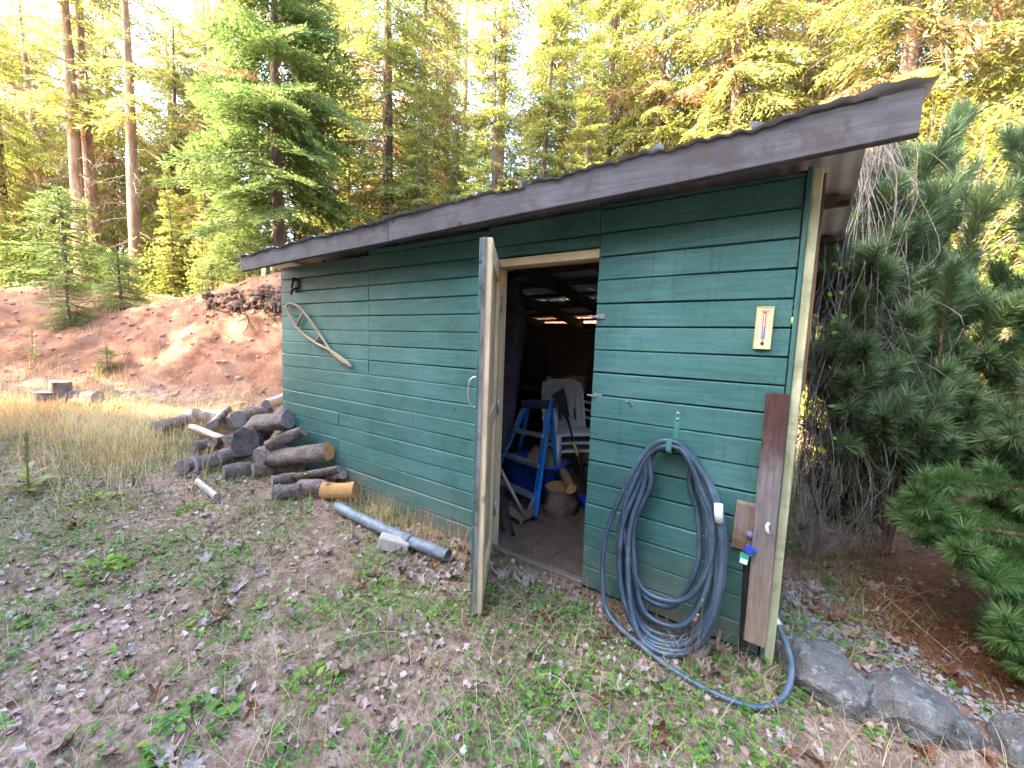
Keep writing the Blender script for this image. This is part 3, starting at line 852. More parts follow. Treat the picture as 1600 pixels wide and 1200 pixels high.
# trees one can single out
tree_u('bigfir', 440, 10.6, 0.92, 0.4, label='big green fir tree rising behind the left end of the shed roof')
tree_u('tallpine', 217, 14.5, 0.95, 1.0, label='slim tall pine with a single bare trunk alone on the bank')
tree_u('tallpine', 134, 15.0, 1.05, 2.2, label='left trunk of the sunlit pair of tall pines')
tree_u('tallpine', 158, 15.6, 1.0, 4.0, label='right trunk of the sunlit pair of tall pines')
tree_u('tallpine', 92, 19, 0.9, 5.0, label='thin leaning pine trunk left of the sunlit pair of pines', tilt=0.06)
tree_u('fir', 602, 12.5, 1.0, 0.0, label='rusty needled fir with a sunlit trunk right of the big green fir')
tree_u('spire', 765, 11.0, 0.92, 0.5, label='narrow light green spruce spire above the middle of the shed roof')
tree_u('spire', 838, 12.2, 1.12, 2.5, label='taller light green spruce beside the narrow spire above the roof')
tree_u('goldfir', 1128, 11.6, 1.0, 1.2, label='golden fir with a thick sunlit trunk above the right half of the roof', tilt=-0.02)
tree_u('goldfir', 1368, 9.6, 1.05, 3.3, label='golden drooping fir with a thick trunk above the right end of the roof')
tree_u('fir', 935, 14.0, 1.05, 2.0, label='olive fir with a slender trunk behind the middle of the roof')
tree_u('goldfir', 1010, 12.6, 0.85, 4.4, label='orange brown fir full of hanging dead twigs behind the roof')
tree_u('sapling', 108, 11.2, 1.85, 0.0, label='young fir sapling at the top edge of the dirt bank', name='fir_sapling')
tree_u('sapling', 192, 9.9, 1.0, 1.0, label='small fir sapling growing on the face of the dirt bank', name='fir_sapling')
tree_u('sapling', 110, 9.2, 0.80, 2.4, label='smallest bluish fir seedling in the grass below the dirt bank', name='fir_sapling')
tree_u('sapling', 205, 12.6, 0.9, 4.0, label='little fir sapling at the foot of the slim bare pine', name='fir_sapling')
tree_u('sapling', 165, 7.6, 0.36, 3.1, label='tiny fir seedling in the dry grass near the cut stumps', name='fir_sapling')
tree_u('sapling', 332, 12.5, 1.1, 5.1, label='young fir sapling behind the crest of the bank left of the roof', name='fir_sapling')
# the rest of the wood
rf = np.random.default_rng(5)
LOOK = {'fir': 'olive green fir', 'goldfir': 'golden brown drooping fir', 'tallpine': 'tall thin bare pine', 'spire': 'light green young spruce', 'bigfir': 'dense dark green fir'}
def zone(u, d):
    far = ('deep' if d > 20 else 'standing')
    if u < 60: return far + ' in the wood at the left edge above the dirt bank'
    if u < 210: return far + ' in the wood around the sunlit pair of pines'
    if u < 360: return far + ' between the slim pine and the big green fir'
    if u < 560: return far + ' behind the big green fir'
    if u < 740: return far + ' right of the big green fir above the roof'
    if u < 980: return far + ' behind the middle of the shed roof'
    if u < 1240: return far + ' behind the right half of the shed roof'
    return far + ' beyond the right end of the shed roof'
placed = [(440, 10.6), (602, 12.5), (765, 11), (838, 12.2), (1128, 11.6), (1368, 9.6), (935, 14), (1010, 12.6), (217, 14.5), (146, 15.2)]
for (u, d, key, s) in [(20, 17, 'fir', .8), (60, 22, 'goldfir', .9), (-60, 15, 'goldfir', .9), (120, 27, 'fir', 1.1), (180, 24, 'goldfir', .9), (255, 21, 'fir', .85), (290, 17.5, 'goldfir', .75), (345, 22, 'goldfir', 1.0),
                       (330, 15.5, 'fir', .62), (400, 16, 'tallpine', 1), (500, 15.5, 'goldfir', .9), (540, 19, 'fir', 1.1), (660, 15, 'goldfir', .9), (690, 18, 'fir', 1.0), (715, 22, 'tallpine', 1.1), (770, 16, 'tallpine', 1.0),
                       (860, 17, 'goldfir', 1.1), (900, 11.5, 'spire', .82), (965, 18, 'goldfir', 1.05), (1050, 16, 'fir', 1.1), (1085, 10.5, 'spire', .6), (1100, 20, 'goldfir', 1.2), (1180, 15, 'goldfir', 1.0), (1225, 12.5, 'goldfir', .8), (1255, 19, 'fir', 1.2),
                       (1300, 13.5, 'goldfir', 1.0), (1440, 15, 'goldfir', 1.0), (1500, 19, 'fir', 1.0), (1560, 14, 'goldfir', .9), (1585, 8.6, 'goldfir', .82), (185, 17.5, 'goldfir', .82), (70, 20.5, 'goldfir', .95), (280, 21.5, 'goldfir', .95), (5, 19, 'goldfir', .85), (340, 18.5, 'fir', .85), (130, 23.5, 'goldfir', 1.05), (1490, 11.0, 'fir', .85), (1640, 12, 'fir', 1.0), (1700, 17, 'goldfir', 1.1),
                       (30, 30, 'bigfir', 1.3), (230, 31, 'fir', 1.3), (310, 28, 'bigfir', 1.3), (420, 27, 'fir', 1.3), (470, 23, 'tallpine', 1.2), (570, 27, 'bigfir', 1.4), (640, 25, 'fir', 1.3), (740, 29, 'bigfir', 1.5), (820, 25, 'fir', 1.3), (890, 30, 'bigfir', 1.4), (1000, 26, 'fir', 1.3), (1150, 28, 'bigfir', 1.5), (1330, 26, 'fir', 1.3),
                       (1400, 22, 'bigfir', 1.1), (-20, 25, 'tallpine', 1.1), (75, 16.5, 'spire', .45), (10, 14.2, 'spire', .36), (275, 14.4, 'spire', .5), (245, 18, 'spire', .6), (50, 19, 'spire', .55), (375, 13.2, 'spire', .42), (320, 13.4, 'spire', .34), (165, 19, 'spire', .5), (545, 13, 'spire', .62), (-40, 21, 'bigfir', .8), (100, 23, 'bigfir', .75), (35, 26, 'bigfir', .9), (200, 20.5, 'bigfir', .62), (270, 25, 'bigfir', .9), (360, 20, 'bigfir', .7), (150, 32, 'bigfir', 1.2), (-10, 34, 'bigfir', 1.2), (350, 34, 'bigfir', 1.3), (120, 18.3, 'spire', .3), (300, 19.5, 'spire', .42), (230, 22.5, 'spire', .5), (10, 18.5, 'spire', .34), (600, 21, 'bigfir', 1.0), (680, 24, 'bigfir', 1.2), (1080, 23, 'bigfir', 1.2), (1230, 24, 'bigfir', 1.3), (1480, 26, 'bigfir', 1.3), (1580, 20, 'bigfir', 1.1), (930, 22, 'bigfir', 1.2), (790, 21, 'bigfir', 1.1), (650, 11.5, 'spire', .6), (705, 12.5, 'spire', .55)]:
    if d >= 20 and key in ('bigfir', 'fir'): s *= 0.58
    tree_u(key, u, d, s * rf.uniform(0.94, 1.06), rf.uniform(0, 6.28), label=LOOK[key] + ' ' + zone(u, d), group=LOOK[key] + 's ' + zone(u, d))
# unseen firs added behind the camera to shade the clearing and the wall
BACK = {'bigfir': 'dark green fir', 'fir': 'olive fir', 'goldfir': 'golden fir'}
def back(key, x, y, sc):
    tree(key, (x, y), sc * rf.uniform(0.93, 1.06), rf.uniform(0, 6.28), label=BACK[key] + ' of the wood on the near side of the clearing', group=BACK[key] + 's of the wood on the near side of the clearing')
for k in range(48):
    i = k % 12; ring = k // 12
    px = -2.3 + i * 0.9 + rf.uniform(-0.3, 0.3)
    L = 8.8 + 2.3 * ring + rf.uniform(-0.7, 0.7)
    x = SUN_DIR[0] * L + 0.75 * px - 1.8; y = SUN_DIR[1] * L - 0.66 * px
    a = math.degrees(math.atan2(y - CAM[1], x - CAM[0])) % 360
    if a < 186: continue
    back(['bigfir', 'fir', 'bigfir', 'goldfir'][k % 4], x, y, [0.74, 0.62, 0.82, 0.62][k % 4])
for k in range(26):
    a = math.radians(-100 + (k % 13) * 11 + rf.uniform(-2, 2)); L = 8.5 + 3.5 * (k // 13) + rf.uniform(-.8, .8)
    back(['bigfir', 'bigfir', 'fir', 'goldfir'][k % 4], CAM[0] + L * math.cos(a), CAM[1] + L * math.sin(a), [0.8, 0.7, 0.62, 0.6][k % 4])
for (p_, L_, key, sc_) in ((-6.8, 12.5, 'fir', .70), (-8.8, 14.5, 'goldfir', .72), (-10.6, 17.0, 'fir', .85)):
    back(key, SUN_DIR[0] * L_ + .75 * p_, SUN_DIR[1] * L_ - .66 * p_, sc_)
back('bigfir', SUN_DIR[0] * 8.0 - .75 * .3, SUN_DIR[1] * 8.0 + .66 * .3, .98)
back('bigfir', SUN_DIR[0] * 8.4 + .75 * 1.3, SUN_DIR[1] * 8.4 - .66 * 1.3, .92)
# ------------------------------------------------------------------ things on and round the shed
M_bark_log = noisy('log_bark', [(0.3, (0.11, 0.075, 0.06)), (0.5, (0.25, 0.185, 0.155)), (0.72, (0.42, 0.34, 0.30))], 7, (1, 1, 1), 0.92, 1.0, 0.035, fine=70)
def end_mat(name, a, b):
    m, nt, bs, out = new_mat(name)
    v = coords(nt, 'Object', (1, 1, 1), True)
    tc_ = nt.nodes.new('ShaderNodeTexCoord')
    wv_ = N(nt, 'ShaderNodeTexWave', Scale=34.0, Distortion=5.0, Detail=3.0); wv_.wave_type = 'RINGS'; wv_.rings_direction = 'Z'
    nt.links.new(tc_.outputs['Object'], wv_.inputs['Vector'])
    n = noise(nt, v, 28, 4); n2 = wv_.outputs['Fac']
    c = ramp(nt, [(0.3, a), (0.7, b)]); nt.links.new(n, c.inputs[0])
    r = ramp(nt, [(0.2, 0.86), (0.8, 1.08)]); nt.links.new(n2, r.inputs[0])
    nt.links.new(mixc(nt, c.outputs[0], r.outputs[0], 1.0, 'MULTIPLY'), bs.inputs['Base Color']); bs.inputs['Roughness'].default_value = 0.85
    bump(nt, bs, n2, 0.4, 0.004)
    return m
M_end_grey = end_mat('old_sawn_end', (0.16, 0.13, 0.11), (0.36, 0.31, 0.27))
M_end_fresh = end_mat('orange_sawn_end', (0.36, 0.17, 0.065), (0.60, 0.33, 0.14))
M_split_grey = wood_mat('split_grey_wood', (0.26, 0.22, 0.19), (0.52, 0.46, 0.42), 2)
M_split_pale = wood_mat('split_pale_wood', (0.42, 0.34, 0.28), (0.68, 0.58, 0.50), 2)
lr = np.random.default_rng(77)
def log(p0, p1, r, label, name='firewood_log', cat='log', group=None, ends=(None, None), bark=None, split=None, taper=1.0, knots=1):
    """a log from p0 to p1: bark part, two sawn ends; split = angle of a cleft face"""
    p0 = np.array(p0, float); p1 = np.array(p1, float)
    L = np.linalg.norm(p1 - p0); z = (p1 - p0) / L
    mid = (p0 + p1) / 2
    root = empty(name, mid, label, cat, group)
    root.rotation_euler = Vector(z).to_track_quat('Z', 'Y').to_euler()
    n, m = 18, 9
    a = np.arange(n) * 2 * math.pi / n
    ph = lr.uniform(0, 6, 4)
    sh = 1 + 0.07 * np.sin(2 * a + ph[0]) + 0.05 * np.sin(3 * a + ph[1])
    if split is not None:
        ca = np.cos(a - split); sh = np.where(ca > 0.2, 0.2 / np.maximum(ca, 0.2) * sh, sh)
    V = []
    hs = np.linspace(-L / 2, L / 2, m)
    for i, h in enumerate(hs):
        rr_ = r * (1 + (taper - 1) * i / (m - 1)) * sh * (1 + lr.normal(0, 0.036, n)) * (1 + 0.03 * math.sin(ph[2] + i))
        bx, by = 0.05 * r * math.sin(ph[3] + i * 0.6), 0.05 * r * math.cos(ph[2] + i * 0.5)
        for k in range(n): V.append((rr_[k] * math.cos(a[k]) + bx, rr_[k] * math.sin(a[k]) + by, h))
    V = np.array(V)
    i = np.arange(m - 1)[:, None]; k = np.arange(n)[None, :]; k2 = (k + 1) % n
    F = np.stack([i * n + k, i * n + k2, (i + 1) * n + k2, (i + 1) * n + k], -1).reshape(-1, 4)
    mats = [bark or M_bark_log, M_split_grey]
    me = np_mesh('bark', V, F, mats, True)
    if split is not None:
        mi = np.zeros(len(F), np.int32)
        ca = np.cos(a - split); fl = (ca > 0.25) & (np.roll(ca, -1) > 0.25)
        mi = np.tile(fl.astype(np.int32), m - 1)
        me.polygons.foreach_set('material_index', mi); me.polygons.foreach_set('use_smooth', np.tile(~fl, m - 1))
    link('bark', me, root)
    for e, (row, sg) in enumerate(((0, -1), (m - 1, 1))):
        ring = V[row * n:(row + 1) * n] * np.array([0.985, 0.985, 1]); c = ring.mean(0)
        VV = [ring + np.array([0, 0, 0.0005 * sg])]
        for f in (0.72, 0.4): VV.append(c + (ring - c) * f + np.array([0, 0, sg * 0.002]) + lr.normal(0, 0.0012, ring.shape))
        VV.append(c[None] + np.array([[0, 0, sg * 0.002]]))
        VV = np.concatenate(VV); FF = []
        for t in range(2):
            for q in range(n):
                f = (t * n + q, t * n + (q + 1) % n, (t + 1) * n + (q + 1) % n, (t + 1) * n + q); FF.append(f if sg > 0 else f[::-1])
        T3 = [((2 * n + q, 2 * n + (q + 1) % n, 3 * n) if sg > 0 else (2 * n + (q + 1) % n, 2 * n + q, 3 * n)) for q in range(n)]
        me = np_mesh('sawn_end', VV, [np.array(FF), np.array(T3)], ends[e] or M_end_grey)
        link('sawn_end', me, root)
    for q in range(knots):
        h = lr.uniform(-0.35, 0.35) * L; aa = lr.uniform(0, 6.28)
        d = np.array([math.cos(aa), math.sin(aa), 0.3])
        if split is not None and math.cos(aa - split) > 0: d[:2] *= -1
        b = np.array([d[0] * r * 0.85, d[1] * r * 0.85, h])
        MB().tube([b, b + d * r * 0.3], [r * 0.22, r * 0.15], 7).build('branch_stub', bark or M_bark_log, root)
    return root
def logpx(a, b, rpx, za, label, zb=None, **k):
    def clear(u, v, z):          # keep every end in front of the wall
        p = onZ(u, v, z)
        return onY(u, v, -0.07) if (p[0] > -4.75 and p[1] > -0.07) else p
    p0 = clear(a[0], a[1], za); p1 = clear(b[0], b[1], za if zb is None else zb)
    d = (np.linalg.norm(p0 - CAM) + np.linalg.norm(p1 - CAM)) / 2
    dirn = ray((a[0] + b[0]) / 2, (a[1] + b[1]) / 2); 
    return log(p0, p1, rpx / 649.0 * d / np.linalg.norm(dirn) * 0.70, label, **k)
FG = 'firewood logs heaped against the left end of the shed'
logpx((424, 716), (514, 706), 19, .20, 'thick firewood log with an orange sawn end resting against the green wall', ends=(None, M_end_fresh), taper=.92, group=FG)
logpx((420, 697), (475, 672), 13, .33, 'thin firewood log lying between two thicker ones against the wall', group=FG)
logpx((398, 664), (450, 655), 19, .47, 'topmost thick firewood log at the corner of the shed', group=FG)
logpx((384, 690), (408, 672), 29, .34, 'big dark log whose round end faces out of the middle of the heap', group=FG, ends=(noisy('rotten_end', [(0.3, (0.05, 0.04, 0.035)), (0.7, (0.16, 0.13, 0.115))], 20), None))
logpx((406, 714), (440, 702), 19, .22, 'knobbly log with a ringed grey end left of the orange ended log', group=FG)
logpx((462, 742), (533, 731), 15, .13, 'pale split log lying below the orange ended log', group=FG, split=1.2)
logpx((470, 762), (512, 764), 20, .07, 'short grey round lying beside the orange split log', group=FG)
logpx((505, 768), (556, 766), 17, .07, 'orange split log lowest in the heap at the foot of the wall', group=FG, ends=(M_end_grey, M_end_fresh), bark=wood_mat('orange_split', (0.40, 0.18, 0.06), (0.66, 0.36, 0.14), 2))
logpx((428, 770), (470, 768), 17, .06, 'greyish brown log sunk in the weeds in front of the heap', group=FG)
logpx((289, 652), (362, 650), 15, .25, 'pale round post lying on the far left of the heap', group=FG, bark=M_split_pale)
logpx((312, 643), (370, 662), 17, .33, 'weathered half log lying over the pale post', group=FG, split=0.9)
logpx((284, 730), (306, 722), 17, .12, 'hollow charred log end low at the left of the heap', group=FG)
logpx((303, 727), (345, 716), 15, .12, 'grey log with a pale ring end low at the left of the heap', group=FG, ends=(end_mat('pale_end', (0.3, 0.27, 0.25), (0.55, 0.5, 0.46)), None))
logpx((338, 716), (385, 703), 18, .14, 'brown log between the charred log end and the knobbly log', group=FG)
logpx((300, 668), (372, 694), 8, .24, 'long thin pale slab sloping down across the heap', zb=.16, group=FG, bark=M_split_pale, knots=0)
logpx((356, 684), (384, 676), 14, .27, 'short split log beside the big dark log end', group=FG, split=1.4)
logpx((416, 632), (440, 622), 9, .62, 'small birch log with a white face at the shed corner', group=FG, bark=M_split_pale)
logpx((420, 642), (442, 634), 9, .52, 'second small birch log under the white faced one at the corner', group=FG, bark=M_split_pale)
logpx((372, 655), (412, 642), 17, .40, 'dusty log behind the topmost thick log', group=FG)
logpx((246, 668), (288, 656), 13, .24, 'dark log lying apart in the grass left of the heap', group=FG)
logpx((440, 730), (470, 722), 16, .10, 'log almost hidden under the orange ended log', group=FG)
logpx((395, 735), (440, 728), 16, .09, 'log buried in weeds under the knobbly log', group=FG)
logpx((350, 738), (400, 730), 15, .08, 'low log in dry weeds below the middle of the heap', group=FG)
logpx((440, 684), (486, 664), 12, .26, 'narrow log pressed against the wall behind the orange ended log', group=FG)
logpx((312, 752), (342, 776), 10, .05, 'loose pale bark slab lying on the grass in front of the heap', group=None, name='bark_slab', cat='bark', bark=M_split_pale, split=0.5)
for (a_, b_, r_, z_, lab) in (((372, 704), (402, 694), 15, .24, 'small grey log wedged under the big dark log end'), ((430, 655), (448, 640), 14, .55, 'short round log high in the heap close to the shed corner'), ((446, 668), (470, 652), 12, .42, 'narrow log lying on the wall side of the topmost log'),
        ((330, 690), (372, 678), 13, .20, 'dry grey log between the thin pale slab and the big dark end'), ((500, 746), (536, 742), 10, .10, 'thin split stick between the two split logs'), ((330, 660), (352, 640), 13, .42, 'short log sticking up behind the weathered half log'), ((300, 700), (340, 690), 11, .14, 'thin grey branch log low on the left of the heap'), ((425, 752), (462, 746), 12, .10, 'thin bark covered log in front of the buried log')):
    logpx(a_, b_, r_, z_, lab, group=FG, split=(1.0 if r_ == 13 else None))
# sawn stumps in the grass at left
def stump(u, v, d, r, h, label):
    p = gpt(u, v); b = p - np.array([0, 0, 0.05])
    return log(b, b + np.array([0.01, 0.02, h + 0.05]), r, label, name='stump', cat='stump', taper=.93)
stump(70, 634, 0, .13, .20, 'shorter grey cut stump standing in grass at far left')
stump(94, 632, 0, .125, .34, 'taller dark cut stump standing in grass at far left')
p = gpt(114, 634); log(p + np.array([-0.32, -.12, .10]), p + np.array([.25, .22, .10]), .11, 'grey log lying in front of the two cut stumps', name='cut_log', cat='log')

# drain pipe along the wall
M_pipe = noisy('grey_plastic_pipe', [(0.3, (0.12, 0.15, 0.165)), (0.7, (0.24, 0.275, 0.29))], 4, rough=0.5, fine=30)
dp = [onZ(u, v, .06) for (u, v) in ((528, 792), (580, 818), (640, 845), (700, 868))]
root = empty('drain_pipe', dp[1], 'grey plastic drain pipe lying along the foot of the green wall', 'pipe')
b0 = dp[1]
out = smooth_path(dp, 14) - b0
MB().tube(out, 0.038, 16, False).tube(out[:, :] * 1.0, 0.034, 16, False).build('pipe_wall', M_pipe, root)
MB().tube([dp[2] - b0 + np.array([-.05, 0, 0]), dp[2] - b0 + np.array([.02, -.005, 0])], 0.044, 16).build('coupling', M_pipe, root)
q = onZ(616, 848, .06)
rk = empty('wood_block', q, 'pale weathered wood block lying against the grey drain pipe', 'wood block')
MB().box((-.10, -.045, -.05), (.10, .045, .035), Matrix.Rotation(0.75, 4, 'Z') @ Matrix.Rotation(0.3, 4, 'Y'), .008).build('block', M_split_pale, rk)

# snowshoe frame on the wall
M_shoe = wood_mat('bent_ash', (0.28, 0.19, 0.11), (0.50, 0.36, 0.23), 0, knots=False, rough=0.6)
ss = empty('snowshoe_frame', (-3.8, -0.02, 1.45), 'bare wooden snowshoe frame without webbing hung slanting on the green wall', 'snowshoe')
def SP(u, v, y=-0.022): return onY(u, v, y) - np.array([-3.8, -0.02, 1.45])
side1 = [(545, 571), (520, 552), (505, 530), (488, 505), (470, 482), (455, 474), (447, 478)]
side2 = [(547, 570), (520, 550), (492, 535), (470, 518), (455, 497), (447, 478)]
MB().tube(smooth_path([SP(*p) for p in side1], 30), 0.0125, 8).build('frame_bar', M_shoe, ss)
MB().tube(smooth_path([SP(*p, -0.024) for p in side2], 30), 0.0125, 8).build('frame_bar', M_shoe, ss)
MB().tube([SP(474, 487), SP(464, 510)], 0.012, 8).build('cross_bar', M_shoe, ss)
MB().tube([SP(501, 522), SP(493, 535)], 0.012, 8).build('cross_bar', M_shoe, ss)
MB().tube([SP(546, 569), SP(548, 574)], 0.014, 8).build('tip_binding', plain('grey_tape', (0.4, 0.38, 0.36)), ss)
# rusty bracket near the eave
br = empty('wall_hook', onY(462, 445, -0.02), 'small rusty animal shaped hook high on the left end of the wall', 'hook')
M_rust = noisy('rusty_iron', [(0.3, (0.03, 0.022, 0.02)), (0.7, (0.13, 0.085, 0.07))], 20, rough=0.7, metal=0.4)
c0 = onY(462, 445, -0.02)
MB().box((-.022, .006, -.075), (.030, .017, .065), Matrix.Rotation(0.35, 4, 'Y'), .007).build('plate', M_rust, br)
MB().tube(smooth_path([(0, .01, .04), (.02, -.03, .055), (.05, -.05, .04), (.05, -.055, .0), (.02, -.05, -.03)], 14), [.014] * 9 + [.010] * 5, 8).build('hook_arm', M_rust, br)
MB().tube(smooth_path([(.005, .01, -.03), (-.012, -.03, -.055), (.006, -.045, -.095)], 8), .012, 7).build('hook_arm', M_rust, br)

# thermometer
tx, tz = -0.1655, 1.515
th = empty('wall_thermometer', (tx, -0.006, tz), 'yellowed wall thermometer with red and blue scale on the green boards', 'thermometer')
th.rotation_euler = (0, math.radians(0.6), 0)
M_th = plain('aged_ivory_plastic', (0.62, 0.50, 0.22), 0.45)
M_thf = plain('ivory_face', (0.74, 0.63, 0.36), 0.45)
M_ink = plain('black_ink', (0.02, 0.018, 0.015), 0.6); M_red = plain('red_print', (0.62, 0.07, 0.04), 0.5); M_blue = plain('blue_print', (0.07, 0.12, 0.45), 0.5)
W2, H2 = 0.0335, 0.0925
mb = MB()
for (a, b) in (((-W2, -.009, -H2), (-W2 + .005, .004, H2)), ((W2 - .005, -.009, -H2), (W2, .004, H2)), ((-W2 + .0052, -.009, H2 - .005), (W2 - .0052, .004, H2)), ((-W2 + .0052, -.009, -H2), (W2 - .0052, .004, -H2 + .005))): mb.box(a, b, None, .0015)
mb.build('case_rim', M_th, th)
MB().box((-W2 + .0053, -.005, -H2 + .0053), (W2 - .0053, .003, H2 - .0053)).build('face_plate', M_thf, th)
MB().tube([(0, -.0075, -.062), (0, -.0075, .062)], .0020, 8).build('glass_tube', plain('tube_glass', (0.75, 0.72, 0.66), 0.15), th)
MB().lathe([(.0005, 0), (.0065, .0005), (.0072, .002), (.005, .0036), (.0005, .004)], 14, Matrix.Translation((0, -.0052, -.068)) @ Matrix.Rotation(math.pi / 2, 4, 'X')).build('bulb_cover', M_ink, th)
sc_ = MB(); sb_ = MB()
for k in range(9):
    z = -.048 + k * .0135
    if z > .002: sc_.box((-.0065, -.0056, z), (.0065, -.0051, z + .0125))
    else: sb_.box((-.0065, -.0056, z), (.0065, -.0051, z + .0125))
setp(sc_.build('warm_scale', M_red, th), kind='stuff'); setp(sb_.build('cold_scale', M_blue, th), kind='stuff')
tk = MB()
for k in range(33):
    z = -.050 + k * .0036; w = .004 if k % 4 == 0 else .0024
    tk.box((-.0115, -.0056, z), (-.0115 + w, -.0051, z + .0008)); tk.box((.0115 - w, -.0056, z), (.0115, -.0051, z + .0008))
setp(tk.build('scale_ticks', M_ink, th), kind='stuff')
def text(s, x, z, size, parent, name, mat, y=-0.0056, align='CENTER'):
    cu = bpy.data.curves.new(name, 'FONT'); cu.body = s; cu.size = size; cu.align_x = align; cu.extrude = 0.0002
    o = bpy.data.objects.new(name, cu); COL.objects.link(o)
    bpy.context.view_layer.update()
    me = bpy.data.meshes.new_from_object(o.evaluated_get(bpy.context.evaluated_depsgraph_get()))
    bpy.data.objects.remove(o); me.name = name; me.materials.clear(); me.materials.append(mat)
    t = link(name, me, parent, (x, y, z)); t.rotation_euler = (math.pi / 2, 0, 0); setp(t, kind='stuff'); return t
text('TAYLOR', 0, .0705, .0098, th, 'lettering', M_ink)
for k, n_ in enumerate((120, 100, 80, 60, 40, 20, 0, 20, 40)): text(str(n_), -.0195, .053 - k * .0128, .0066, th, 'lettering', M_ink)
for k, n_ in enumerate((50, 40, 30, 20, 10, 0, 10, 20, 30)): text(str(n_), .0195, .053 - k * .0128, .0066, th, 'lettering', M_ink)
text('F', -.0195, .0635, .0056, th, 'lettering', M_ink); text('C', .0195, .0635, .0056, th, 'lettering', M_ink)

# leaning board
M_lean = wood_mat('leaning_plank_wood', (0.20, 0.15, 0.125), (0.42, 0.345, 0.30), 2, stain=(0.10, 0.06, 0.045))
def lean_mat():
    m, nt, b, out = new_mat('half_varnished_plank')
    v = coords(nt, 'Object', (9, 9, 0.8), False); tc = nt.nodes.new('ShaderNodeTexCoord')
    g = noise(nt, v, 8, 6, 0.65, 0.5); bl = noise(nt, tc.outputs['Object'], 6, 5, 0.65)
    bare = ramp(nt, [(0.3, (0.085, 0.068, 0.064)), (0.7, (0.20, 0.165, 0.158))]); nt.links.new(g, bare.inputs[0])
    low = ramp(nt, [(0.3, (0.15, 0.105, 0.07)), (0.7, (0.28, 0.21, 0.145))]); nt.links.new(g, low.inputs[0])
    red = ramp(nt, [(0.3, (0.016, 0.005, 0.003)), (0.7, (0.085, 0.026, 0.013))]); nt.links.new(g, red.inputs[0])
    sp = nt.nodes.new('ShaderNodeSeparateXYZ'); nt.links.new(tc.outputs['Object'], sp.inputs[0])
    ad = N(nt, 'ShaderNodeMath', operation='MULTIPLY_ADD'); nt.links.new(bl, ad.inputs[0]); ad.inputs[1].default_value = 0.5; nt.links.new(sp.outputs[2], ad.inputs[2])
    f = ramp(nt, [(0.0, 0.0), (1.0, 1.0)]); f.color_ramp.elements[0].position = 0.50; f.color_ramp.elements[1].position = 0.60
    s2 = N(nt, 'ShaderNodeMath', operation='MULTIPLY_ADD'); nt.links.new(ad.outputs[0], s2.inputs[0]); s2.inputs[1].default_value = 0.5; s2.inputs[2].default_value = 0.25
    nt.links.new(s2.outputs[0], f.inputs[0])
    f2 = ramp(nt, [(0.15, 1.0), (0.40, 0.0)]); nt.links.new(s2.outputs[0], f2.inputs[0])
    col = mixc(nt, bare.outputs[0], red.outputs[0], f.outputs[0]); col = mixc(nt, col, low.outputs[0], f2.outputs[0])
    nt.links.new(col, b.inputs['Base Color']); b.inputs['Roughness'].default_value = 0.6; bump(nt, b, g, 0.4, 0.004)
    return m
lb = empty('leaning_plank', (-0.085, -0.05, 0.06), 'half varnished plank, dark red at its top, leaning against the shed corner', 'plank')
# the plank leans back on the wall; its foot stands a little out
P0 = onY(1162, 996, -0.115); P1 = onY(1196, 1010, -0.115); P2 = onY(1234, 616, -0.03); P3 = onY(1197, 613, -0.03)
o_ = np.array([-0.085, -0.05, 0.62])
lb.location = tuple(o_)
nb_ = np.array([0, -0.028, 0])
V = np.array([P0, P1, P2, P3, P0 - nb_ * -1, P1 + nb_, P2 + nb_, P3 + nb_]) - o_
V[:4] = V[:4] + np.array([0, -0.0, 0])
bml = MB()
nlev = 14
VV = []; FF = []
for i in range(nlev + 1):
    t = i / nlev
    a_ = P0 * (1 - t) + P3 * t; b_ = P1 * (1 - t) + P2 * t
    wv = 0.0015 * math.sin(t * 9)
    e = 0.003
    for (w_, y_) in ((0, -e), (0, -0.028 + e), (.04, -0.028), (.96, -0.028), (1, -0.028 + e), (1, -e), (.96, 0), (.04, 0)):
        p_ = a_ * (1 - w_) + b_ * w_ + np.array([wv, y_ + 0.012, 0]); VV.append(p_ - o_)
for i in range(nlev):
    for j in range(8): FF.append((i * 8 + j, i * 8 + (j + 1) % 8, i * 8 + 8 + (j + 1) % 8, i * 8 + 8 + j))
FF.append(tuple(range(8))); FF.append(tuple(nlev * 8 + j for j in range(8))[::-1])
MB().add(VV, FF).build('board', lean_mat(), lb)
kp = onY(1200, 825, -0.105) - o_
MB().tube(smooth_path([kp + np.array([.002, 0, .022]), kp + np.array([-.004, -.012, .012]), kp + np.array([0, -.016, -.008]), kp + np.array([.004, -.004, -.024])], 12), .006, 8).build('white_knob', plain('white_plastic', (0.7, 0.68, 0.62), .4), lb)
# foot piece under the plank, with the wood block, tap, pipe and strap
tb = empty('garden_tap', (-0.155, -0.03, 0.58), 'brass garden tap with blue handle fixed on a wood block', 'tap')
ot = np.array([-0.155, -0.03, 0.58])
blk = onY(1164, 820, -0.02) - ot
MB().box(blk + np.array([-.046, -.022, -.115]), blk + np.array([.040, .018, .105]), Matrix.Rotation(0.04, 4, 'Y'), .004).build('backing_block', wood_mat('tap_block', (0.17, 0.12, 0.095), (0.29, 0.22, 0.185), 2, stain=(0.17, 0.075, 0.035)), tb)
M_brass = plain('brass', (0.45, 0.33, 0.15), 0.35, 0.9)
tp = onY(1171, 848, -0.065) - ot
MB().tube([tp + np.array([0, .03, .012]), tp + np.array([0, -.02, .008])], .012, 10).tube(smooth_path([tp + np.array([0, -.018, .008]), tp + np.array([0, -.04, .0]), tp + np.array([0, -.046, -.03])], 8), .0105, 10).tube([tp + np.array([0, -.01, .005]), tp + np.array([0, -.016, .045])], .010, 10).build('tap_body', M_brass, tb)
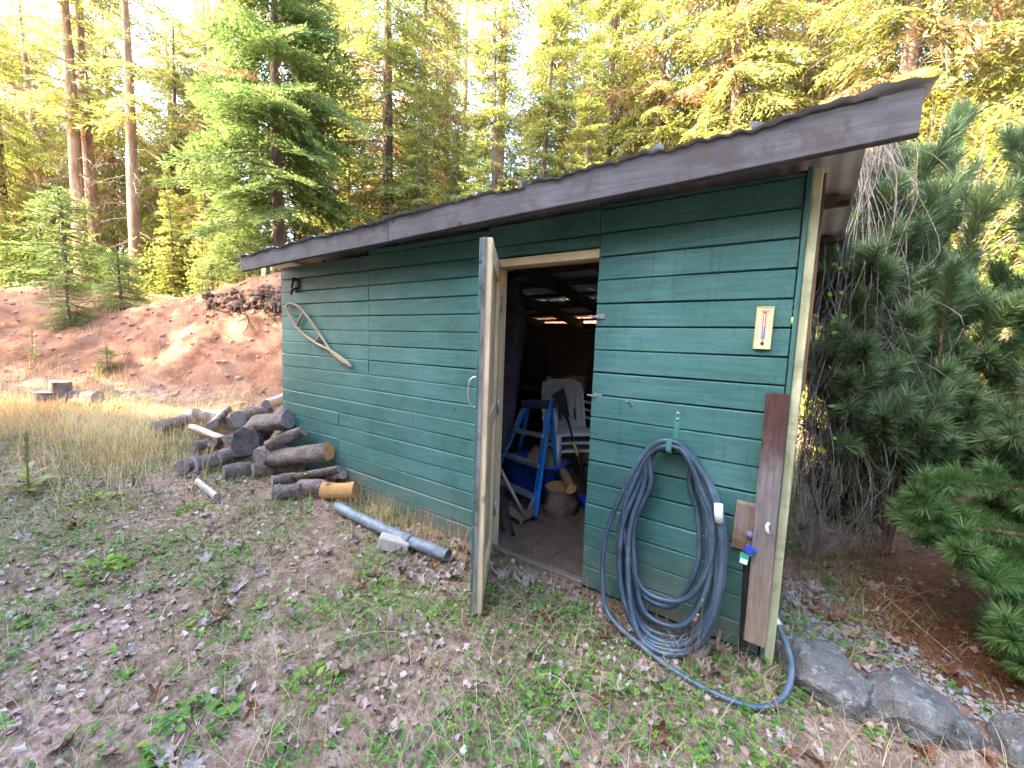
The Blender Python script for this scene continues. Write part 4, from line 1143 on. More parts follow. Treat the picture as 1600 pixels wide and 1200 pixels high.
MB().tube([tp + np.array([0, -.016, .030]), tp + np.array([-.002, -.017, .056])], [.013, .012], 12).build('bonnet', plain('purple_grey_cap', (0.16, 0.15, 0.24), .5), tb)
bh = MB(); hc = tp + np.array([.008, -.056, -.008])
star = []
for k in range(16):
    a = 2 * math.pi * k / 16; rr_ = .027 if k % 4 in (0, 1) else .013
    star.append((hc[0] + rr_ * math.cos(a), hc[2] + rr_ * math.sin(a)))
V = [(x, hc[1] - .007, z) for x, z in star] + [(x, hc[1] + .007, z) for x, z in star]
F = [tuple(range(16)), tuple(range(16, 32))[::-1]] + [(k, (k + 1) % 16, 16 + (k + 1) % 16, 16 + k) for k in range(16)]
bh.add(V, F).build('handle', plain('blue_plastic', (0.03, 0.07, 0.42), .35), tb)
MB().box(tp + np.array([-.022, -.052, -.056]), tp + np.array([.014, -.050, -.030]), Matrix.Rotation(0.1, 4, 'Y')).build('tag', plain('green_tag', (0.05, 0.42, 0.28), .5), tb)
MB().box(tp + np.array([-.018, -.052, -.080]), tp + np.array([.012, -.050, -.0565]), Matrix.Rotation(0.1, 4, 'Y')).build('tag', plain('white_tag', (0.72, 0.75, 0.72), .5), tb)
M_black = plain('black_rubber', (0.02, 0.02, 0.022), .6)
pp = smooth_path([onY(1168, 866, -.06), onY(1166, 900, -.05), onY(1163, 960, -.055), onY(1159, 1036, -.07)], 14) - ot
MB().tube(pp, .0155, 10).build('riser_pipe', M_black, tb)

# hose hanger and hose
hg = empty('hose_hanger', (-0.499, -0.02, 1.02), 'green painted iron strap hanger screwed to the boards, carrying the hose', 'hanger')
oh = np.array([-0.499, -0.02, 1.02])
M_hang = plain('green_enamel', (0.06, 0.22, 0.17), .45)
hp_ = [(-.4965, -.0035, 1.105), (-.4985, -.0035, .96), (-.499, -.012, .93), (-.4995, -.10, .915), (-.5, -.118, .922), (-.5, -.122, .945), (-.5, -.120, .985)]
V = []; F = []
for (x, y, z) in hp_:
    pass
pts = smooth_path(hp_, 26)
T_, N_, B_ = frames(pts)
for i, p in enumerate(pts):
    t = T_[i]; nrm = np.cross(np.array([1.0, 0, 0]), t); nrm /= np.linalg.norm(nrm)
    for (sx_, st_) in ((-.0125, -.0018), (.0125, -.0018), (.0125, .0018), (-.0125, .0018)): V.append(p + np.array([sx_, 0, 0]) + nrm * st_ - oh)
for i in range(len(pts) - 1):
    for j in range(4): F.append((i * 4 + j, i * 4 + (j + 1) % 4, i * 4 + 4 + (j + 1) % 4, i * 4 + 4 + j))
F += [(0, 1, 2, 3), tuple(len(pts) * 4 - 4 + j for j in (3, 2, 1, 0))]
MB().add(V, F).build('strap', M_hang, hg)
for z in (1.093, 1.063): MB().lathe([(.0005, 0), (.007, .0005), (.0062, .003), (.0005, .0042)], 10, Matrix.Translation((-.4968 - oh[0], -.0055 - oh[1], z - oh[2])) @ Matrix.Rotation(math.pi / 2, 4, 'X')).build('screw', M_metal, hg)

M_hose = noisy('blue_grey_hose', [(0.3, (0.030, 0.050, 0.076)), (0.52, (0.056, 0.088, 0.125)), (0.70, (0.13, 0.155, 0.18))], 3.1, rough=0.3, spec=0.5, bmp=0.15, fine=14)
hs = empty('garden_hose', (-0.5, -0.1, 0.0), 'thick dark blue rubber garden hose coiled in long loops on the hanger', 'hose')
ohs = np.array([-0.5, -0.1, 0.0])
loops = [   # left x, right x, bottom z, y at hook, y at bottom, centre shift
    (-.675, -.335, .13, -.030, -.08), (-.690, -.290, .055, -.045, -.115), (-.705, -.262, .03, -.060, -.15), (-.668, -.248, .022, -.075, -.185),
    (-.715, -.238, .02, -.050, -.215), (-.690, -.222, .02, -.085, -.235), (-.640, -.275, .095, -.098, -.165), (-.700, -.270, .205, -.108, -.15), (-.655, -.225, .02, -.095, -.26)]
path = []
hr = np.random.default_rng(3)
hx = -0.5
for k, (xl, xr, zb, yt, yb) in enumerate(loops):
    zt = .965 - 0.006 * (k % 4) - (0.012 if k in (0, 1) else 0)
    w = hr.normal(0, .006, 8)
    ym = (yt * 0.65 + yb * 0.35)
    xm = (xl + xr) / 2
    path += [(hx, yt, zt), (hx - .095 + w[0], yt, zt - .055), (xl + .055 + w[1], yt * .9 + yb * .1, zt - .22), (xl + w[2], ym, (zt + zb) * .5 + .0), (xl + .035 + w[3], yb * .7 + yt * .3, zb + .19),
             (xm - .09, yb, zb + .022), (xm + .04, yb, zb), (xr - .06 + w[4], yb * .9 + yt * .1, zb + .075), (xr - .005 + w[5], yb * .6 + yt * .4, zb + .27), (xr - .015 + w[6], ym, (zt + zb) * .5 + .08), (xr - .075 + w[7], yt * .9 + yb * .1, zt - .19), (hx + .085, yt, zt - .045)]
# the outermost loop slips off at left and trails away along the ground
path += [(hx, -.11, .972), (hx - .10, -.112, .91), (-.70, -.125, .70), (-.775, -.15, .42), (-.760, -.19, .20), (-.700, -.235, .07)]
tail = [onZ(1005, 1012, .022), onZ(1060, 1052, .018), onZ(1110, 1080, .02), onZ(1165, 1102, .022), onZ(1205, 1103, .028), onZ(1232, 1075, .05), onZ(1236, 1035, .09), onZ(1226, 1000, .13), onZ(1216, 978, .16)]
path += [tuple(t) for t in tail]
hpts = smooth_path(path, 1500)
hpts[:, 2] = np.maximum(hpts[:, 2], gz(hpts[:, 0], hpts[:, 1]) + 0.014)
MB().tube(hpts - ohs, 0.0128, 10).build('hose_tube', M_hose, hs)
e0 = hpts[-1]; ed = norm(hpts[-1] - hpts[-8])
MB().tube([e0 - ohs, e0 + ed * .03 - ohs], .017, 10).build('end_fitting', plain('pale_fitting', (0.62, 0.60, 0.55), .4), hs)
lp = onY(1123, 803, -.165) - ohs
MB().tube([lp + np.array([-.004, 0, .045]), lp + np.array([0, -.004, 0]), lp + np.array([.004, 0, -.035])], [.0185, .0185, .0185], 10).build('white_label', plain('white_sleeve', (0.72, 0.73, 0.73), .5), hs)

# boulders
def rock_mat():
    m, nt, b, out = new_mat('lichen_rock'); v = coords(nt, 'Object', (1, 1, 1), True)
    n1 = noise(nt, v, 7, 8, .7, .3); n2 = noise(nt, v, 22, 6, .75); n3 = noise(nt, v, 90, 4, .7)
    c = ramp(nt, [(0.3, (0.075, 0.068, 0.060)), (0.5, (0.18, 0.168, 0.152)), (0.7, (0.28, 0.262, 0.238))]); nt.links.new(n1, c.inputs[0])
    l = ramp(nt, [(0.54, 0.0), (0.64, 0.8)]); nt.links.new(n2, l.inputs[0]); col = mixc(nt, c.outputs[0], (0.40, 0.405, 0.385), l.outputs[0])
    f = ramp(nt, [(0.3, 0.65), (0.7, 1.25)]); nt.links.new(n3, f.inputs[0]); col = mixc(nt, col, f.outputs[0], 1.0, 'MULTIPLY')
    nt.links.new(col, b.inputs['Base Color']); b.inputs['Roughness'].default_value = .9; b.inputs['Specular IOR Level'].default_value = .2
    ad = N(nt, 'ShaderNodeMath', operation='ADD'); nt.links.new(n2, ad.inputs[0]); nt.links.new(n3, ad.inputs[1]); bump(nt, b, ad.outputs[0], .9, .02); return m
M_rock = rock_mat()
def boulder(c, size, rz, label, seed, flat=0.0, tilt=(0, 0)):
    bm = bmesh.new(); bmesh.ops.create_icosphere(bm, subdivisions=5, radius=1.0)
    r_ = np.random.default_rng(seed)
    pl = [norm(r_.normal(0, 1, 3)) for _ in range(17)]; dd = r_.uniform(0.62, 0.95, 17)
    V = np.array([v.co[:] for v in bm.verts])
    for n_, d_ in zip(pl, dd):
        s = V @ n_; ex = np.maximum(s - d_, 0); V = V - ex[:, None] * n_ * 0.92
    if flat: V[:, 2] = np.where(V[:, 2] > flat, flat + (V[:, 2] - flat) * 0.25, V[:, 2])
    nn = norm(V)
    f = sum(a * (np.sin(V[:, 0] * k * 3 + seed) * np.sin(V[:, 1] * k * 3.4 + 2) * np.sin(V[:, 2] * k * 2.7 + 1)) for k, a in ((1, .07), (2.2, .05), (4.7, .035), (9, .022), (19, .010)))
    V = V + nn * f[:, None] + r_.normal(0, .003, V.shape)
    V = V * np.array(size)
    for v, co in zip(bm.verts, V): v.co = co
    me = bpy.data.meshes.new('boulder'); bm.to_mesh(me); bm.free(); me.polygons.foreach_set('use_smooth', np.ones(len(me.polygons), bool)); me.materials.append(M_rock)
    o = link('boulder', me, None, c); o.rotation_euler = (tilt[0], tilt[1], rz)
    return setp(o, label, 'rock')
boulder((.165, .04, .02), (.175, .215, .145), 0.55, 'flat topped grey boulder with pale lichen right of the shed corner', 3, .55, (0.10, 0.12))
boulder((.475, .05, -.02), (.22, .19, .155), 0.75, 'rounded grey boulder with white lichen patches in the middle of the row', 8, 0, (.12, .0))
boulder((.83, .10, -.03), (.17, .15, .155), 1.4, 'mossy boulder at the right edge under the pine branch', 15)

# wire mesh roll on the bank top
wm = MB(); c = atD(430, 482, 8.2)
rootw = empty('wire_mesh_roll', c, 'rusty roll of wire mesh standing on the dirt bank beside the shed corner', 'wire roll')
for k in range(14):
    a = 2 * math.pi * k / 14; wm.tube([(.15 * math.cos(a), .15 * math.sin(a), -.32), (.14 * math.cos(a), .14 * math.sin(a), .32)], .004, 4, False)
for k in range(11):
    z = -.32 + .064 * k; a = np.linspace(0, 2 * math.pi, 17); wm.tube(np.stack([.145 * np.cos(a), .145 * np.sin(a), np.full(17, z)], -1), .004, 4, False)
setp(wm.build('wire', M_rust, rootw), kind='stuff')
rootw.rotation_euler = (0.15, 0.12, 0)
# roots and clods hanging out of the cut
rt = np.random.default_rng(9)
M_humus = noisy('dark_humus', [(0.3, (0.035, 0.019, 0.013)), (0.5, (0.10, 0.052, 0.034)), (0.72, (0.20, 0.105, 0.068))], 7, rough=.95, bmp=1.0, bdist=.04, fine=30)
sod = []
ib = bmesh.new(); bmesh.ops.create_icosphere(ib, subdivisions=3, radius=1); iV = np.array([v.co[:] for v in ib.verts]); iF = np.array([[v.index for v in f.verts] for f in ib.faces]); ib.free()
for k in range(95):
    u = 441 - 115 * rt.uniform(0, 1) ** 1.4; p = gpt(u, 470 - (u - 322) * .10 + rt.uniform(-7, 12 + 14 * max(0, (u - 330) / 110))); s_ = rt.uniform(.04, .15)
    f_ = 1 + .16 * np.sin(iV[:, 0] * 5 + k) * np.sin(iV[:, 1] * 6 + 2 * k) + .10 * np.sin(iV[:, 2] * 9 + k) + rt.normal(0, .035, len(iV))
    sod.append((iV * f_[:, None] * s_ * np.array([1.2, 1.1, .85]) + p + np.array([0, 0, s_ * .15]), iF))
V, F, A = merge_np(sod); setp(link('sod_overhang', np_mesh('sod_overhang', V, F, M_humus, True)), 'dark crumbling lip of humus along the top of the cut bank beside the shed', 'soil', kind='stuff')
tr = MB()
for k in range(80):
    u = rt.uniform(335, 441); v = 455 + (440 - u) * 0.1 + rt.uniform(0, 30)
    p = gpt(u, v); l = rt.uniform(.25, .8); a = rt.uniform(-.4, 2.6)
    d = np.array([math.cos(a) * .6 + .3, -.5, -.45 + rt.uniform(-.3, .3)])
    pts = [p + np.array([-.1, .1, .06])]
    for j in range(5): pts.append(pts[-1] + d * l / 5 + rt.normal(0, .035, 3))
    tr.tube(smooth_path(pts, 10), np.linspace(rt.uniform(.012, .03), .004, 10), 5)
o = tr.build('root_tangle', M_dark_wood); setp(o, 'tangle of bare dark roots hanging out of the top of the cut bank', 'roots', kind='stuff')
# ------------------------------------------------------------------ inside the shed
M_bluef = plain('blue_fibreglass', (0.022, 0.20, 0.56), .4)
M_alu = plain('aluminium', (0.55, 0.57, 0.60), .35, .7)
M_wplast = plain('white_plastic_chair', (0.62, 0.63, 0.66), .45)
def bar(a, b, w, t, up, mb):
    a = np.array(a, float); b = np.array(b, float); z = norm(b - a); x = norm(np.cross(up, z)); y = np.cross(z, x)
    V = [p + x * sx * w / 2 + y * sy * t / 2 for p in (a, b) for sx, sy in ((-1, -1), (1, -1), (1, 1), (-1, 1))]
    return mb.add(V, [(0, 3, 2, 1), (4, 5, 6, 7), (0, 1, 5, 4), (1, 2, 6, 5), (2, 3, 7, 6), (3, 0, 4, 7)])
# step ladder leaning half folded
ld = empty('step_ladder', (-1.85, .72, 0), 'blue step ladder with metal treads leaning inside the doorway', 'ladder')
ol = np.array([-1.85, .72, 0])
BR = onZ(834, 812, .0); TR = onY(859, 628, 1.02); BL = onZ(760, 772, 0.0); TL = onY(824, 628, 1.12)
wv = np.array([0, 1, 0])
for (a, b) in ((BR, TR), (BL, TL)):
    mb = MB(); bar(a - ol + np.array([0, 0, .03]), b - ol, .026, .065, np.array([1, -.6, 0]), mb); mb.build('side_rail', M_bluef, ld)
    mb = MB(); bar(a - ol + np.array([0, 0, -.0]), a - ol + norm(b - a) * .05, .034, .072, np.array([1, -.6, 0]), mb); mb.build('rubber_foot', M_black, ld)
for t in (.17, .43, .69):
    mb = MB(); a = BR * (1 - t) + TR * t; b = BL * (1 - t) + TL * t
    bar(a - ol, b - ol, .075, .028, np.array([0, 0, 1]), mb); mb.build('tread', M_alu, ld)
mb = MB(); bar(TR - ol + np.array([.02, 0, -.02]), TL - ol + np.array([-.02, 0, -.02]), .11, .075, np.array([0, 0, 1]), mb); mb.build('top_cap', plain('dark_cap', (0.03, 0.04, 0.07), .5), ld)
for (a, b, s) in ((BR, TR, 1), (BL, TL, -1)):
    mb = MB(); bar(b - ol + np.array([0, .03, -.05]), a - ol + np.array([-.05, .50, .0]), .022, .04, np.array([1, -.6, 0]), mb); mb.build('rear_leg', M_bluef, ld)
mb = MB(); bar(BR * .8 + TR * .2 - ol + np.array([-.01, -.03, -.02]), BR * .97 + TR * .03 - ol + np.array([-.06, -.03, 0]), .02, .01, wv, mb); mb.build('spreader', M_alu, ld)
# blue storage tub with a wavy rim
tbn = empty('storage_tub', (-1.98, 1.12, 0), 'blue plastic storage tub standing behind the step ladder', 'tub')
M_tub = plain('blue_tub', (0.02, 0.07, 0.32), .4)
prof = [(.20, 0.0), (.215, .01), (.235, .30), (.255, .32), (.265, .315), (.262, .345), (.245, .35), (.225, .33), (.205, .03), (.0005, .025)]
V = []; F = []; n = 28
for (r_, z) in prof:
    for k in range(n):
        a = 2 * math.pi * k / n; c, s = math.cos(a), math.sin(a); e = 4
        rad = r_ / (abs(c) ** e + abs(s) ** e) ** (1 / e)
        V.append((rad * c * 1.15, rad * s * .85, z + (.008 * math.sin(6 * a) if z > .3 else 0)))
for i in range(len(prof) - 1):
    for k in range(n): F.append((i * n + k, i * n + (k + 1) % n, (i + 1) * n + (k + 1) % n, (i + 1) * n + k))
F.append(tuple(range(n))[::-1])
MB().add(V, F, True).build('tub_body', M_tub, tbn)
for s in (-1, 1): MB().tube(smooth_path([(s * .305, -.06, .30), (s * .335, -.05, .285), (s * .335, .05, .285), (s * .305, .06, .30)], 10), .009, 6).build('grip', M_tub, tbn)
# old cardboard sack in the tub
tp_ = empty('paper_sack', (-1.93, 1.12, .16), 'crumpled brown paper sack sticking out of the blue tub', 'sack')
bm = bmesh.new(); bmesh.ops.create_icosphere(bm, subdivisions=3, radius=.15)
for v in bm.verts: v.co = Vector((v.co.x * 1.0, v.co.y * .8, v.co.z * 1.35)) * (1 + .10 * math.sin(v.co.x * 60) * math.cos(v.co.y * 50))
me = bpy.data.meshes.new('sack'); bm.to_mesh(me); bm.free(); me.materials.append(plain('brown_paper', (0.30, 0.21, 0.12), .8)); link('sack', me, tp_, (0, 0, .12))
# stack of plastic chairs
def chair(loc, rz, label, group):
    root = empty('plastic_chair', loc, label, 'chair', group, rz)
    # backrest: slatted shell
    def P(x, t): # t 0..1 up the back
        return np.array([x, .20 + .13 * t + .03 * t * t - .25 * x * x * 1.2, .42 + .46 * t])
    mb = MB()
    def slab(xa, xb, ta, tb, th=.012, nx_=3, nt_=4):
        V = []; F = []
        for k in range(nt_ + 1):
            t = ta + (tb - ta) * k / nt_
            for j in range(nx_ + 1):
                x = xa + (xb - xa) * j / nx_
                if t > .86: x *= 1 - .35 * ((t - .86) / .14) ** 2
                V.append(P(x, t)); 
        m_ = len(V)
        V += [v + np.array([0, th, 0]) for v in V]
        idx = lambda k, j, s: s * m_ + k * (nx_ + 1) + j
        for k in range(nt_):
            for j in range(nx_):
                F.append((idx(k, j, 0), idx(k, j + 1, 0), idx(k + 1, j + 1, 0), idx(k + 1, j, 0))); F.append((idx(k, j, 1), idx(k + 1, j, 1), idx(k + 1, j + 1, 1), idx(k, j + 1, 1)))
        for k in range(nt_):
            F.append((idx(k, 0, 0), idx(k + 1, 0, 0), idx(k + 1, 0, 1), idx(k, 0, 1))); F.append((idx(k, nx_, 0), idx(k, nx_, 1), idx(k + 1, nx_, 1), idx(k + 1, nx_, 0)))
        for j in range(nx_):
            F.append((idx(0, j, 0), idx(0, j, 1), idx(0, j + 1, 1), idx(0, j + 1, 0))); F.append((idx(nt_, j, 0), idx(nt_, j + 1, 0), idx(nt_, j + 1, 1), idx(nt_, j, 1)))
        mb.add(V, F)
    slab(-.20, .20, .70, 1.0, nx_=8); slab(-.20, .20, 0, .12, nx_=8)
    for k in range(5):
        xc = -.16 + .08 * k; slab(xc - .027, xc + .027, .119, .701, nx_=2)
    for s in (-1, 1): slab(s * .197, s * .225, 0, .93, .02, 2)
    mb.build('backrest', M_wplast, root)
    mb = MB(); mb.box((-.215, -.22, .40), (.215, .21, .42), None, .008); mb.build('seat', M_wplast, root)
    for s in (-1, 1):
        mb = MB(); mb.tube(smooth_path([(s * .22, .25, .66), (s * .26, .08, .655), (s * .265, -.15, .64), (s * .25, -.23, .58), (s * .235, -.235, .42)], 14), .022, 6, flat=.6); mb.build('armrest', M_wplast, root)
        for (y0, y1) in ((-.20, -.25), (.18, .27)):
            mb = MB(); mb.tube([(s * .20, y0, .41), (s * .235, y1, 0)], [.03, .02], 6); mb.build('leg', M_wplast, root)
    return root
cb = np.array([-1.82, 1.50, 0.0])
for k in range(3):
    chair((cb[0] + .012 * k, cb[1] - .035 * k, .012 + .085 * k), math.radians(48), ['lowest white plastic chair of the stack inside the shed', 'middle white plastic chair of the stack inside the shed', 'topmost white plastic chair of the stack with its slatted back showing'][k], 'stacked white plastic chairs')
# chopping block with a small log on it
sp_ = onZ(872, 812, 0.0) + np.array([-.05, .12, 0])
log(sp_ + np.array([0, 0, -.01]), sp_ + np.array([0, 0, .235]), .135, 'round chopping block standing on the dirt inside the doorway', name='chopping_block', cat='block', ends=(None, M_end_fresh), bark=noisy('brown_bark', [(0.3, (0.09, 0.055, 0.04)), (0.7, (0.26, 0.17, 0.125))], 9, fine=40, bmp=.8))
a = sp_ + np.array([.035, -.075, .285]); b = sp_ + np.array([.02, .10, .30])
log(onZ(893, 764, .275), onZ(880, 738, .30), .040, 'short thin log lying on top of the chopping block', name='small_log', cat='log', ends=(M_end_fresh, None), bark=noisy('orange_bark', [(0.3, (0.20, 0.10, 0.05)), (0.7, (0.42, 0.25, 0.14))], 9, fine=40))
# snow brush leaning
sb = empty('snow_brush', (-1.62, 1.1, 0), 'black snow brush with flared head leaning on the white chairs', 'brush'); osb = np.array([-1.62, 1.1, 0])
T0 = onY(870, 612, 1.30) - osb; T1 = onY(886, 652, 1.25) - osb; T2 = onY(917, 765, 1.12) - osb
MB().tube([T1, (T1 + T2) / 2, T2], .010, 7).build('shaft', M_black, sb)
hdv = norm(T1 - T0); sdv = norm(np.cross(hdv, np.array([0, 1.0, 0])))
mb = MB(); q0 = T0 + sdv * .075; q1 = T0 - sdv * .075
V = [q0, q1, T1 - sdv * .018, T1 + sdv * .018]; V = V + [v + np.array([0, .02, 0]) for v in V]
mb.add(V, [(0, 1, 2, 3), (7, 6, 5, 4), (0, 4, 5, 1), (1, 5, 6, 2), (2, 6, 7, 3), (3, 7, 4, 0)]); mb.build('brush_head', M_black, sb)
mb = MB(); mb.tube([T2 * .35 + T1 * .65, T2 * .55 + T1 * .45], .0125, 8); mb.build('grip_band', plain('lime_grip', (0.45, 0.5, 0.08), .5), sb)
# red can behind the chairs
rc = empty('red_fuel_can', (-1.42, 1.62, .42), 'red plastic can half hidden at the right of the chairs', 'can')
MB().lathe([(.001, 0), (.09, .0), (.105, .02), (.105, .15), (.09, .18), (.03, .20), (.03, .225), (.001, .226)], 20).build('can_body', plain('red_plastic', (0.38, 0.03, 0.03), .4), rc)
MB().tube(smooth_path([(-.06, 0, .19), (-.05, 0, .235), (.0, 0, .25), (.04, 0, .215)], 10), .012, 7).build('grip', plain('dark_red', (0.25, 0.02, 0.02), .4), rc)
cr = empty('wooden_crate', (-1.42, 1.62, 0), 'rough wooden crate standing under the red can', 'crate')
for k in range(3):
    for (y, w) in ((-.19, 0), (.175, 0)): MB().box((-.24, y, .02 + .135 * k), (.24, y + .016, .14 + .135 * k), None, .003).build('slat', M_dark_wood, cr)
    for x in (-.24, .224): MB().box((x, -.173, .02 + .135 * k), (x + .016, .174, .14 + .135 * k), None, .003).build('slat', M_dark_wood, cr)
MB().box((-.22, -.17, .395), (.22, .17, .415), None, .003).build('lid', M_dark_wood, cr)
bb = empty('blue_bottle', onZ(905, 778, .06), 'blue plastic bottle lying on the dirt beside the chopping block', 'bottle'); 
MB().lathe([(.001, 0), (.038, .002), (.04, .02), (.04, .15), (.02, .19), (.016, .21), (.001, .212)], 16, Matrix.Rotation(math.pi / 2, 4, 'Y') @ Matrix.Rotation(.4, 4, 'X')).build('bottle_body', plain('cobalt_plastic', (0.02, 0.05, 0.4), .35), bb)
MB().lathe([(.001, .2125), (.018, .2125), (.018, .235), (.001, .2355)], 12, Matrix.Rotation(math.pi / 2, 4, 'Y') @ Matrix.Rotation(.4, 4, 'X')).build('cap', M_black, bb)
# shovel
sv = empty('garden_shovel', (-1.75, .6, 0), 'old shovel with its blade on the dirt, leaning behind the open door', 'shovel'); osv = np.array([-1.75, .6, 0])
h0 = onY(776, 722, .40) - osv; h1 = onZ(820, 806, .06) - osv
MB().tube([h1, h0], .014, 8).build('shaft', M_split_grey, sv)
V = []; F = []
for i in range(7):
    for j in range(7):
        s = (j / 6 - .5); t = i / 6
        w = .20 * (1 - .85 * max(0, t - .55) ** 2 / .2)
        V.append(np.array([-.02, .02, .075]) + h1 * 0 + np.array([s * w * .8 + .0, s * w * .6, 0]) + np.array([.17, -.25, -.22]) * t * .0 + np.array([-.17, .08, -.07]) * (1 - t) * 0 + np.array([0.05, -0.09, -.075]) * t + np.array([0, 0, .04 * (2 * s) ** 2]))
for i in range(6):
    for j in range(6): F.append((i * 7 + j, i * 7 + j + 1, i * 7 + 8 + j, i * 7 + 7 + j))
V = [v + np.array([h1[0] - .03, h1[1] + .02, 0]) for v in V]
n0 = len(V); V = V + [v + np.array([0, 0, .003]) for v in V]; F = F + [tuple(i + n0 for i in f[::-1]) for f in F]
MB().add(V, F, True).build('blade', noisy('rusty_blade', [(0.3, (0.10, 0.07, 0.055)), (0.7, (0.24, 0.17, 0.13))], 8, rough=.6, metal=.3), sv)
# folded tripod legs
tr_ = empty('folding_stand', (-1.68, .26, 0), 'black tubular folding stand legs behind the open door', 'stand'); otr = np.array([-1.68, .26, 0])
for (a, b) in (((803, 836), (776, 740)), ((787, 842), (770, 730)), ((783, 800), (772, 715))):
    mb = MB(); p0 = onY(*a, .27) - otr; p1 = onY(*b, .40) - otr; p0[2] = max(p0[2], .005); mb.tube([p0, p1], .009, 8); mb.build('leg', M_black, tr_)
    MB().tube([p0 + np.array([0, 0, 0]), p0 + norm(p1 - p0) * .03], .012, 8).build('foot_cap', M_black, tr_)
# dark padded panel leaning inside left
pd = empty('padded_panel', (-2.0, .75, .62), 'tall dark purple grey padded mattress leaning inside the left of the doorway', 'mattress'); opd = np.array([-2.0, .75, .62])
M_pad = noisy('dusky_fabric', [(0.3, (0.035, 0.028, 0.042)), (0.7, (0.085, 0.070, 0.095))], 5, rough=.9, fine=60)
outl = [(772, 430), (800, 440), (810, 470), (812, 510), (806, 545), (802, 570), (799, 600), (794, 640), (790, 680), (782, 700), (770, 706), (758, 700), (752, 640), (752, 520), (758, 450)]
P = [onY(u, v, .62) - opd for (u, v) in outl]
P = smooth_path(P + [P[0]], 44)[:-1]
c = np.mean(P, axis=0); V = []; F = []; n = len(P)
for (sc2, dy) in ((.90, -.02), (1.0, .012), (1.0, .10), (.90, .13)):
    for p in P: V.append(c + (p - c) * sc2 + np.array([0, dy, 0]))
for i in range(3):
    for k in range(n): F.append((i * n + k, i * n + (k + 1) % n, (i + 1) * n + (k + 1) % n, (i + 1) * n + k))
F += [tuple(range(n))[::-1], tuple(3 * n + k for k in range(n))]
MB().add(V, F, True).build('cover', M_pad, pd)
l0 = onY(774, 567, .60) - opd; l1 = onY(804, 563, .60) - opd
MB().tube([l0, l1], .014, 6).build('seam_roll', M_pad, pd)
l0 = onY(757, 705, .66) - opd
MB().box(l0 + np.array([0, .02, -.62 - l0[2] + .005]), l0 + np.array([.12, .07, .02]), None, .01).build('stand_block', M_dark_wood, pd)
# bench along the back wall with odds and ends
wb = empty('work_bench', (-2.6, 2.7, 0), 'dim wooden bench along the rear wall inside the shed', 'bench')
MB().box((-.9, -.25, .80), (.9, .25, .84), None, .004).build('bench_top', M_dark_wood, wb)
for x in (-.85, .78):
    for y in (-.22, .16): MB().box((x, y, 0), (x + .07, y + .07, .798), None, .003).build('leg', M_dark_wood, wb)
jr = empty('glass_jar', (-2.75, 2.6, .84), 'small glass jar standing on the bench in the dark shed', 'jar')
MB().lathe([(.001, 0), (.045, .002), (.05, .02), (.05, .11), (.035, .13), (.001, .131)], 16).build('glass', plain('amber_glass', (0.5, 0.32, 0.15), .1), jr)
MB().lathe([(.001, .1315), (.038, .1315), (.038, .15), (.001, .151)], 16).build('lid', M_metal, jr)
bx = empty('cardboard_box', (-2.35, 2.65, .84), 'open cardboard box on the bench in the dark shed', 'box')
M_card = plain('cardboard', (0.34, 0.23, 0.13), .8)
for (a, b) in (((-.15, -.12, 0), (.15, -.114, .18)), ((-.15, .114, 0), (.15, .12, .18)), ((-.15, -.1135, 0), (-.144, .1135, .18)), ((.144, -.1135, 0), (.15, .1135, .18))): MB().box(a, b).build('box_side', M_card, bx)
MB().box((-.143, -.113, .001), (.143, .113, .006)).build('box_floor', M_card, bx)
# ------------------------------------------------------------------ pines, vines and leaves right of the shed
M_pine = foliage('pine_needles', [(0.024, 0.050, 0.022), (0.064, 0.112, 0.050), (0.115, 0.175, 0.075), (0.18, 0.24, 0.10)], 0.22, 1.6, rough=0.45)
M_pine_lit = foliage('lit_pine_needles', [(0.03, 0.075, 0.022), (0.065, 0.14, 0.038), (0.11, 0.20, 0.055), (0.17, 0.26, 0.08)], 0.25, 2.2, rough=0.45)  # brighter needle copy, the light on the near branch put into its colour
M_pstem = noisy('pine_twig_bark', [(0.3, (0.10, 0.055, 0.032)), (0.7, (0.30, 0.17, 0.09))], 16, rough=.9, bmp=.5)
def bottlebrush(path, n, ln, w, rng, start=0.1, fwd=0.85):
    P = np.asarray(path, float); T, Nn, B = frames(P); m = len(P)
    t = start + (1 - start) * rng.uniform(0, 1, n) ** 0.8
    x = t * (m - 1); i = np.minimum(x.astype(int), m - 2); f = (x - i)[:, None]
    p = P[i] * (1 - f) + P[i + 1] * f
    a = rng.uniform(0, 6.283, n)
    rad = Nn[i] * np.cos(a)[:, None] + B[i] * np.sin(a)[:, None]
    fw = np.clip(rng.normal(fwd, 0.22, n) + 0.9 * sstep(0.9, 1.0, t), 0.15, 2.4)
    d = norm(rad + T[i] * fw[:, None]) + np.array([0, 0, 0.10]) + rng.normal(0, 0.10, (n, 3)); d = norm(d)
    L = ln * rng.uniform(0.65, 1.15, n)
    s = norm(np.cross(d, rng.normal(0, 1, (n, 3))))
    bend = norm(np.cross(s, d)) * rng.normal(0, .12, n)[:, None]
    v0 = p - s * w / 2; v1 = p + s * w / 2; mid = p + d * L[:, None] * .55; v2 = mid + s * w * .45 + bend * L[:, None] * .3; v3 = mid - s * w * .45 + bend * L[:, None] * .3
    tip = p + d * L[:, None] + bend * L[:, None]
    V = np.stack([v0, v1, v2, v3, tip], 1).reshape(-1, 3); k = np.arange(n)[:, None] * 5
    return V, [k + np.array([[0, 1, 2, 3]]), k + np.array([[3, 2, 4]])], np.repeat(np.clip(0.15 + 0.6 * t + rng.normal(0, .18, n), 0, 1), 5)
